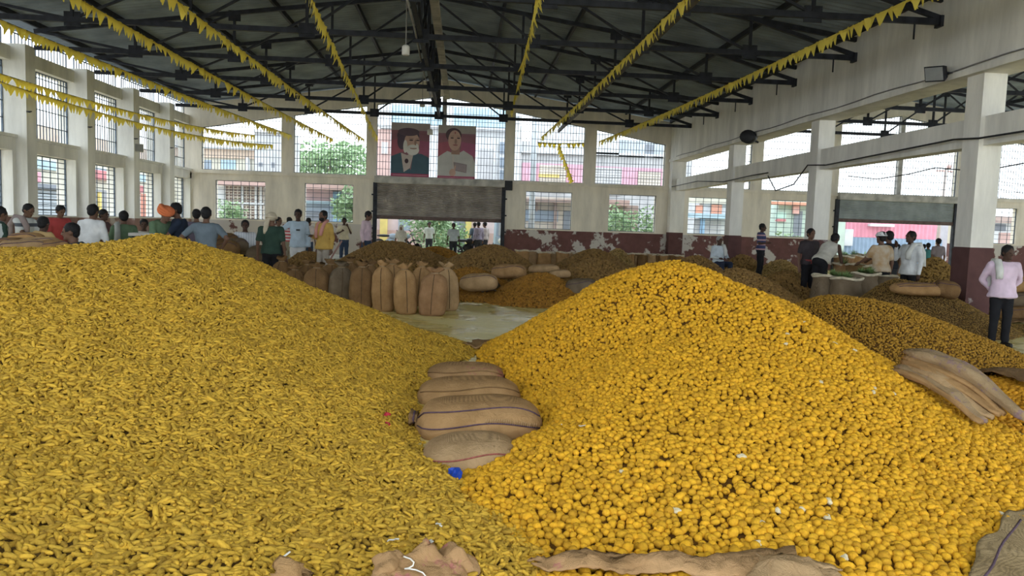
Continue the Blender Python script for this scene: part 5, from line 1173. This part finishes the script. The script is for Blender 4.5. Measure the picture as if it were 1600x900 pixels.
stand_at('person in pale shirt with arms hanging outside the shutter', 671, 347, 34, 5, shirt=C_('mint_grey', (.52, .56, .52)), trousers=dk2, skin=1, sleeve='half', coarse=True)
stand_at('person in grey-white shirt facing in under the shutter', 709, 349, 31, -5, shirt=C_('fog', (.46, .50, .52)), trousers=dk2, skin=1, wide=1.1, coarse=True)
stand_at('person leftmost of the three standing by the motorcycle', 742, 348, 33.6, 200, shirt=C_('teal_dark', (.14, .20, .24)), trousers=dk2, coarse=True)
stand_at('person in lilac-grey shirt in the middle of three by the motorcycle', 748, 347, 33, 210, shirt=C_('lilac_grey', (.30, .27, .36)), trousers=dk2, sleeve='full', coarse=True)
stand_at('person rightmost of the three by the motorcycle, pale shirt', 758, 347, 33.4, 230, shirt=C_('pale_taupe', (.46, .42, .42)), trousers=dk2, sleeve='full', coarse=True)
posed_at('person in white shirt sitting by the farthest pillar', 1124, 371, 21, 15, 1.66, 1.22, pose='sit', seat=.40, arms=('lap', 'lap'), shirt=C_('white_blue', (.60, .66, .72)), trousers=C_('navy_trousers', (.03, .04, .075)), sleeve='full', skin=1, hair=HAIR_G, scarf=('left', scarfw))
stand_at('person in dark printed sports jersey between far and middle pillars', 1191, 350, 21, 52, feet=.26, arms=('phone', 'hang'), shirt=C_('jersey', (.04, .05, .13), (.50, .30, .32), ('Z', 2.4, .80)), trousers=dark, skin=1)
stand_at('person in dark t-shirt with red cloth at the waist by middle pillar', 1267, 358, 16.8, 12, arms=('hang', 'hang'), shirt=C_('charcoal_brown', (.055, .045, .05)), trousers=dark, waist=C_('waist_red', (.34, .07, .07)), wide=1.05)
posed_at('person in white vest bending low beside the grey shutter', 1306, 378, 16.3, 118, 1.70, 1.34, pose='stand', lean=46, headdown=10, arms=('down', 'down'), shirt=C_('vest_white', (.62, .59, .53)), trousers=dark, skin=1, wide=1.12, vest=True)
stand_at('person in tan-stained vest and white cap, back turned', 1378, 363, 14.6, 192, lean=5, arms=('hang', 'fwd'), shirt=C_('vest_tan', (.56, .50, .42), (.42, .26, .12)), trousers=dark, hat=('cap', wht), vest=False, sleeve='half', wide=1.08, hfac=.995)
stand_at('person in black shirt hidden behind the tan-stained vest', 1390, 362, 15.8, 190, lean=6, arms=('hang', 'fwd'), shirt=C_('black_shirt', (.02, .022, .028)), trousers=dk2, wide=1.1, hfac=.995)
stand_at('person in white shirt with towel over shoulder, hand at mouth, facing left', 1425, 362, 14.8, -78, arms=('mouth', 'hang'), shirt=wht, trousers=dark, sleeve='full', tail=.16, scarf=('left', scarfw), skin=1, wide=1.08)
stand_at('person in grey-brown shirt, back turned, by the grey side house', 1467, 373, 23.5, 182, shirt=C_('taupe', (.24, .20, .21)), trousers=dk2, coarse=True)
stand_at('person in teal, smaller, left of the grey-brown shirt', 1451, 380, 25, 170, shirt=C_('teal', (.07, .25, .25)), trousers=dk2, coarse=True)
stand_at('person smallest of the three outside, in dark blue', 1444, 382, 25.6, 160, shirt=C_('deep_blue', (.05, .09, .16)), trousers=dk2, coarse=True)
stand_at('person in pink shirt and black trousers, white towel on shoulder, hands behind back', 1573, 384, 10.75, -18, arms=('behind', 'behind'), headdown=8, headturn=22, skin=1, shirt=pinks, trousers=dark, sleeve='full', tail=.16, scarf=('right', scarfw), hair=HAIR, wide=1.1)

p = at(1124, 371, 21); standing_sack(p.x, p.y + .02, 0, .60, .24, M_JUTE_G, 'dark sack serving as seat by the farthest pillar', None)
# things the people stand round or outside
p = at(226, 364, 13.6); r_ = empty('weighing_scale', (p.x, p.y, 0), .2, 'grey platform weighing scale behind the crest of the finger heap', 'scale')
m = MB(); m.box(-.22, .22, -.2, .2, p.z - .05, p.z); obj('weighing_plate', m, M_TRIM, r_)
m = MB(); m.box(-.2, .2, -.18, .18, .08, .2); obj('base', m, M_STEEL, r_)
for a in (-.15, .15):
    m = MB(); m.box(a - .03, a + .03, -.1, .1, .2, p.z - .05); obj('support', m, M_STEEL, r_)
m = MB(); m.tube([(.17, .17, .2), (.17, .17, p.z + .1)], .02); obj('post', m, M_STEEL, r_)

def wheel(parent, x, r=.3):
    m = MB(); m.tube([(x + r * math.cos(a), 0, r + r * math.sin(a)) for a in (2 * PI * j / 20 for j in range(21))], .05, 8); w = obj('wheel', m, M_BLACK, parent)
    m = MB(); m.tube([(x, -.05, r), (x, .05, r)], .06, 8)
    for j in range(6): m.bar((x, 0, r), (x + r * math.cos(j * PI / 3), 0, r + r * math.sin(j * PI / 3)), .014)
    obj('hub', m, M_TRIM, w)
def motorcycle(x, y, rz, label, col):
    r0 = empty('motorcycle', (x, y, 0), rz, label, 'motorcycle'); wheel(r0, -.62); wheel(r0, .62)
    m = MB(); m.ball((.1, 0, .78), (.28, .13, .14), 12, 8); m.ball((-.05, 0, .5), (.26, .12, .18), 10, 8); obj('tank', m, col, r0)
    m = MB(); m.ball((-.38, 0, .80), (.36, .13, .07), 12, 6); obj('seat', m, M_BLACK, r0)
    m = MB()
    for a, b in (((.62, 0, .3), (.38, 0, .95)), ((.38, 0, .9), (-.62, 0, .3)), ((-.1, 0, .35), (-.62, 0, .3)), ((.3, 0, .8), (.05, 0, .35))): m.bar(a, b, .05)
    obj('frame', m, M_STEEL, r0)
    m = MB(); m.tube([(.30, -.34, 1.08), (.38, -.12, 1.02), (.38, .12, 1.02), (.30, .34, 1.08)], .018, 6); obj('handlebar', m, M_BLACK, r0)
    m = MB(); m.ball((.5, 0, .88), .1, 10, 6); obj('headlamp', m, M_GLASS_D, r0)
    m = MB(); m.tube([(.1, .12, .3), (-.6, .14, .32), (-.85, .14, .36)], .05, 8); obj('exhaust', m, M_TRIM, r0)
p = at(729, 380, 32.5); motorcycle(p.x + .1, 33.0, .5, 'dark motorcycle parked beside the three people under the shutter', M_BLACK)
p = at(612, 350, 38); motorcycle(p.x, 38, .25, 'grey motorcycle parked farther out by the pink wall', slate)
p = at(630, 350, 38.6); motorcycle(p.x, 38.9, .15, 'second grey motorcycle parked behind the veiled person', slate)
p = at(780, 365, 36); r_ = empty('parked_van', (p.x + .6, 36.6, 0), 0, 'dark blue van with round lamp at the right side of the open shutter', 'van')
m = MB(); m.hexa([(-.75, 0, .35), (.75, 0, .35), (.75, 2.8, .35), (-.75, 2.8, .35), (-.7, .25, 1.75), (.7, .25, 1.75), (.7, 2.8, 1.75), (-.7, 2.8, 1.75)]); m.box(-.76, .76, -.1, .2, .35, .95); obj('body', m, slate, r_)
m = MB(); m.hexa([(-.62, .02, 1.0), (.62, .02, 1.0), (.62, .06, 1.0), (-.62, .06, 1.0), (-.58, .2, 1.6), (.58, .2, 1.6), (.58, .24, 1.6), (-.58, .24, 1.6)]); obj('windscreen', m, M_GLASS_D, r_)
for s in (-1, 1):
    m = MB(); m.ball((s * .5, -.1, .75), (.13, .05, .13), 10, 6); obj('headlamp', m, M_LAMP, r_)
    for yy in (.45, 2.2):
        m = MB(); m.tube([(s * .66, yy, .3), (s * .78, yy, .3)], .3, 14); obj('wheel', m, M_BLACK, r_)
m = MB(); m.bar((0, 0, 0), (.55, 0, .5), .05, .05); p = at(535, 388, 24); obj('wooden_handle', m, P('tool_red', (.35, .12, .08)), None, (p.x - .4, 24, .25), (0, -.3, 0), 'reddish wooden tool handle leaning up near the cream shirt', 'tool')

# ------------------------------------------------------------------ pennant strings
def pennants(near, far, sag, label, size, gap, tie_end=True, drop=None):
    a, b = Vector(near), Vector(far); L = (b - a).length; n = int(L / gap)
    def pt(t): p = a.lerp(b, t); p.z -= sag * 4 * t * (1 - t); return p
    c = MB(); base = a.copy(); c.tube([pt(i / 40) - base for i in range(41)], .007, 5)
    for i in range(40):
        p, q = pt(i / 40) - base, pt((i + 1) / 40) - base; e = Vector((0, 0, .045)); w_ = Vector((.0015, 0, 0)); c.hexa([p - e - w_, q - e - w_, q - e + w_, p - e + w_, p - w_, q - w_, q + w_, p + w_], 1)
    root = obj('pennant_string', c, [M_CORD, M_PENNANT], None, base, label=label, category='bunting', group='yellow pennant strings')
    fm = []
    for k in range(4):
        m = MB(); w, h, t_ = size * .46 * (1 + .1 * k), size * (.95 + .08 * k), .0015; cv = .03 * (k - 1.5)
        v = [(-w, 0, 0), (w, 0, 0), (w * .12, cv, -h), (-w * .12, cv, -h)]
        m.add([(x, y - t_, z) for x, y, z in v] + [(x, y + t_, z) for x, y, z in v], [(0, 1, 2, 3), (7, 6, 5, 4), (0, 4, 5, 1), (1, 5, 6, 2), (2, 6, 7, 3), (3, 7, 4, 0)]); fm.append(m.mesh('pennant', M_PENNANT))
    rr = random.Random(int(a.x * 100))
    for i in range(n):
        if rr.random() < .02: continue
        t = (i + .5) / n; p = pt(t); d = pt(min(1, t + .002)) - pt(max(0, t - .002)); rz = math.atan2(d.y, d.x)
        link('pennant', fm[rr.randrange(4)], root, p - base, (rr.gauss(0, .16), -math.atan2(d.z, math.hypot(d.x, d.y)) * .5, rz + rr.gauss(0, .18)))
    return root
def ext(near, far, k):
    a, b = Vector(near), Vector(far); return a + (a - b) * k
FST = [((0, 24), (455, 211), 15.6, 'yellow pennant string from upper left corner to first far pier'), ((140, 0), (520, 217), 14.2, 'yellow pennant string third from the left'), ((285, 0), (568, 217), 13.9, 'yellow pennant string fourth from the left'),
       ((492, 0), (590, 215), 13.5, 'steep yellow pennant string left of the hanging lamp'), ((838, 0), (799, 176), 12.9, 'near vertical yellow pennant string right of the ridge'), ((1060, 0), (846, 214), 12.5, 'yellow pennant string running to the pole window'), ((1400, 0), (936, 221), 11.9, 'yellow pennant string nearest the right wall')]
for a, b, Y, lab in FST:
    n_, f_ = at(a[0], a[1], Y), at(b[0], b[1], D - .15); pennants(ext(n_, f_, .35), f_, .10, lab, .205, .135)
n_, f_ = atX(0, 108, -10.5), at(398, 211, D - .2); pennants(ext(n_, f_, .12), f_, .25, 'upper yellow pennant string drooping along the left wall', .19, .13)
n_, f_ = atX(0, 118, -10.4), at(425, 226, D - .2); pennants(ext(n_, f_, .12), f_, .35, 'lower yellow pennant string drooping along the left wall', .19, .135)
n_, f_ = at(874, 227, D - .1), at(895, 283, D - .1); pennants(n_, f_, .0, 'short loose yellow pennant string hanging inside the pole window', .2, .14)
n_, f_ = at(930, 222, D + .14), at(840, 222, D + .14); pennants(n_, f_, .05, 'dark-looking pennant string outside across the pole window', .2, .2)

# ------------------------------------------------------------------ portraits (flat printed banners)
def banner(x0, y0, x1, y1, label, shapes):
    A, B = at((x0 + x1) / 2, y0, D - .2), at((x0 + x1) / 2, y1, D - .2); X0, X1 = at(x0, (y0 + y1) / 2, D - .2).x, at(x1, (y0 + y1) / 2, D - .2).x
    w, h = X1 - X0, A.z - B.z; root = empty('portrait_banner', (X0, D - .2, B.z), 0, label, 'banner')
    f_ = MB(); f_.box(0, w, 0, .03, 0, h); obj('backing', f_, M_STEEL, root)
    mats, mb = [], MB()
    for i, (kind, col, *g_) in enumerate(shapes):
        m = mat('print_ink', tuple(min(1, c * 1.35) for c in col), .55, .06, 2.5); mats.append(m); y = -.001 - .0008 * i
        if kind == 'e': cx, cy, rx, ry = g_; pts = [(cx + rx * math.cos(t), cy + ry * math.sin(t)) for t in (2 * PI * j / 24 for j in range(24))]
        elif kind == 'r': pts = [(g_[0], g_[1]), (g_[2], g_[1]), (g_[2], g_[3]), (g_[0], g_[3])]
        else: pts = g_[0]
        mb.add([(px_ * w, y, py_ * h) for px_, py_ in pts], [tuple(range(len(pts)))], i)
    obj('print', mb, mats, root); m = MB()
    for a, b in (((0, h), (0, h + .35)), ((w, h), (w, h + .35))): m.bar((a[0], 0, a[1]), (b[0], .1, b[1]), .02)
    obj('hanger', m, M_CORD, root)
    return root
sk, skd, bd = (.42, .27, .22), (.26, .16, .13), (.52, .50, .48)
banner(611, 192, 671, 276, 'left portrait banner of a white-bearded man in a dark suit and cap', [
    ('r', (.22, .10, .12), 0, 0, 1, 1), ('r', (.28, .24, .23), 0, .86, 1, 1), ('p', (.20, .09, .11), [(0, .36), (0, .80), (.5, .84), (1, .80), (1, .40), (.5, .3)]), ('p', (.29, .085, .12), [(0, .36), (0, .66), (.25, .72), (.35, .5), (.2, .36)]), ('p', (.26, .08, .13), [(.72, .42), (.75, .68), (1, .66), (1, .40)]),
    ('p', (.045, .085, .115), [(0, .04), (0, .37), (.28, .45), (.52, .12), (.58, .44), (.8, .43), (1, .36), (1, .04)]), ('p', (.42, .36, .34), [(.26, .44), (.34, .08), (.5, .16), (.60, .46), (.42, .40)]),
    ('e', (.07, .05, .07), .44, .76, .29, .13), ('e', (.07, .05, .07), .28, .66, .12, .16), ('e', sk, .54, .64, .20, .19), ('e', bd, .56, .50, .17, .10), ('e', bd, .37, .56, .055, .12), ('e', bd, .66, .54, .06, .08),
    ('e', (.09, .06, .08), .45, .83, .28, .075), ('e', skd, .58, .53, .09, .018), ('e', bd, .57, .555, .13, .02), ('e', skd, .63, .64, .03, .055), ('e', (.08, .05, .05), .52, .68, .055, .014), ('e', (.08, .05, .05), .69, .68, .045, .013), ('p', skd, [(.46, .71), (.58, .70), (.58, .715), (.46, .725)]), ('p', skd, [(.64, .70), (.74, .71), (.74, .722), (.64, .715)]),
    ('e', (.05, .03, .04), .41, .29, .05, .045), ('r', (.30, .05, .10), 0, .0, 1, .055), ('r', (.50, .38, .40), .05, .024, .95, .03)])
banner(684, 196, 743, 280, 'right portrait banner of a man in white holding a book', [
    ('r', (.22, .11, .14), 0, 0, 1, 1), ('r', (.30, .27, .25), 0, .85, 1, 1), ('p', (.22, .10, .125), [(0, .36), (0, .80), (.5, .85), (1, .80), (1, .40), (.5, .3)]), ('p', (.30, .09, .12), [(0, .40), (0, .66), (.3, .70), (.34, .45)]), ('p', (.28, .085, .15), [(.6, .45), (.62, .70), (1, .66), (1, .42)]), ('p', (.40, .39, .38), [(0, .05), (0, .40), (.25, .52), (.5, .46), (.68, .54), (.92, .44), (1, .30), (1, .05)]),
    ('r', skd, .36, .46, .58, .60), ('e', (.08, .05, .06), .41, .82, .21, .13), ('e', sk, .44, .72, .17, .19), ('e', sk, .43, .845, .11, .05), ('e', (.08, .05, .05), .37, .765, .045, .014), ('e', (.08, .05, .05), .54, .765, .045, .014), ('p', skd, [(.31, .79), (.42, .80), (.42, .81), (.31, .80)]), ('p', skd, [(.49, .80), (.60, .79), (.60, .80), (.49, .81)]), ('e', skd, .47, .70, .035, .05), ('e', (.25, .10, .10), .46, .635, .065, .014), ('e', (.30, .08, .09), .45, .86, .015, .02),
    ('p', (.44, .40, .38), [(.38, .47), (.44, .42), (.46, .05), (.40, .05)]), ('p', (.22, .18, .19), [(.42, .32), (.78, .28), (.77, .12), (.45, .16)]), ('p', (.27, .22, .23), [(.47, .295), (.75, .265), (.745, .14), (.49, .175)]), ('e', sk, .40, .12, .085, .07), ('p', sk, [(.42, .15), (.46, .26), (.49, .25), (.47, .13)]), ('r', (.30, .05, .10), 0, .0, 1, .055), ('r', (.50, .38, .40), .05, .024, .95, .03)])

# ------------------------------------------------------------------ lamps, cables, fittings
def hanging(pxx, pyy, Y, r, h, top, label):
    p = at(pxx, pyy, Y); root = empty('pendant_lamp', (p.x, p.y, p.z), 0, label, 'lamp')
    m = MB(); m.rings([[(k * r * math.cos(a), k * r * math.sin(a), z * h) for a in (2 * PI * j / 14 for j in range(14))] for z, k in ((-.5, .85), (-.45, 1), (.3, 1), (.42, .7), (.5, .35))]); obj('lamp_housing', m, M_LAMP, root)
    m = MB(); m.tube([(0, 0, h * .5), (0, 0, top - p.z)], .012, 5); obj('cord', m, M_CABLE, root)
hanging(634, 78, 15.2, .075, .2, 7.56, 'white cylindrical pendant lamp hanging near the ridge')
hanging(660, 163, 27.0, .09, .18, 7.56, 'small pendant lamp hanging before the gable window')
hanging(672, 206, 30.0, .11, .22, 7.56, 'round white pendant lamp hanging between the two portraits')
m = MB(); q = [at(636, 0, 13.3), at(648, 45, 16), at(660, 105, 21), at(668, 135, 25), at(674, 155, 29)]; m.tube(q, .022, 6); obj('power_cable', m, M_CABLE, label='pale power cable slanting down beside the pendant lamp at the ridge', category='cable')
def flood(pos, rz, label, m0, s=.2):
    root = empty('floodlight', pos, rz, label, 'lamp'); m = MB(); m.hexa([(-s, -.05, -s * .7), (s, -.05, -s * .7), (s * .8, .08, -s * .5), (-s * .8, .08, -s * .5), (-s, -.05, s * .7), (s, -.05, s * .7), (s * .8, .08, s * .5), (-s * .8, .08, s * .5)]); obj('housing', m, m0, root)
    m = MB(); m.box(-s * .88, s * .88, -.062, -.05, -s * .58, s * .58); obj('glass', m, M_GLASS_D, root)
    m = MB(); m.tube([(-s * 1.05, .02, 0), (-s * 1.05, .16, -.05), (s * 1.05, .16, -.05), (s * 1.05, .02, 0)], .012, 5); obj('bracket', m, M_STEEL, root); return root
fl = flood(atX(1471, 115, XR - .16), math.radians(-62), 'square grey floodlight on the right wall above the nearest pillar', M_STEEL, .2); fl.rotation_euler = (.35, .1, math.radians(-70)); fl.location.x -= .1
flood(at(216, 231, 27.0) if False else atX(215, 231, -11.0), math.radians(60), 'small floodlight on a left-wall pier', M_LAMP, .2)
p = atX(1170, 214, XR - .22); m = MB(); m.rings([[(k * .24 * math.cos(a), z, k * .2 * math.sin(a)) for a in (2 * PI * j / 16 for j in range(16))] for z, k in ((-.18, .8), (-.16, 1), (.1, 1), (.2, .6))]); r_ = obj('wall_fan', m, M_BLACK, None, p, (0, 0, -.6), 'dark rounded wall fan on the right wall near the far corner', 'fan')
m = MB(); m.bar((0, .1, -.05), (.25, .2, -.15), .05); obj('bracket', m, M_STEEL, r_)
for i, (a, lab) in enumerate(((((1040, 294), (1090, 283), (1130, 284), (1175, 274), (1200, 270)), 'black cable sagging between farthest and middle pillar'), (((1200, 275), (1212, 298), (1240, 288), (1262, 258), (1290, 258)), 'looped black cable hanging before the upper window beside middle pillar'), (((1290, 258), (1330, 250), (1400, 236), (1490, 218), (1530, 216), (1600, 205)), 'black cable clipped along the tie beam to the near pillar'), (((1325, 275), (1370, 280), (1420, 272), (1462, 262), (1530, 268), (1600, 255)), 'thin cable sagging across the second hall upper window'))):
    m = MB(); X_ = XR + .02 if i < 3 else XR + .7; m.tube([atX(u, v, X_ if i != 1 else XR + .05) for u, v in a], .018 if i != 3 else .012, 6); obj('wall_cable', m, M_BLACK, label=lab, category='cable')
m = MB(); pts = [(XR - .03, y, 4.60 + .02 * math.sin(y * 1.7)) for y in [8 + i * .8 for i in range(30)]]; m.tube(pts, .014, 5); obj('wall_cable', m, M_CABLE, label='long cable running along the lower edge of the right wall', category='cable')
# truss shoe drops on the right wall
for i, y in enumerate(TY[2:9]):
    m = MB(); m.box(XR - .06, XR + .02, y - .1, y + .1, ZB - .1, ZB + .1); m.bar((XR - .5, y, ZB - .05), (XR - .5, y, ZB - .34), .025); o = obj('truss_shoe', m, M_STEEL, kind='structure', category='bracket', label='dark bearing shoe under the truss end on the right wall, %s from the view' % ordn[i])
for i, y in enumerate(PY[7:]):
    m = MB(); m.tube([(XL + .5, y - .1, 4.0), (XL + .5, y - .24, 4.0), (XL + .62, y - .24, 4.0)], .016, 5); obj('pipe_hook', m, M_STEEL, label='thin iron hook on the %s white pier of the left wall in view' % ordn[i], category='hook')
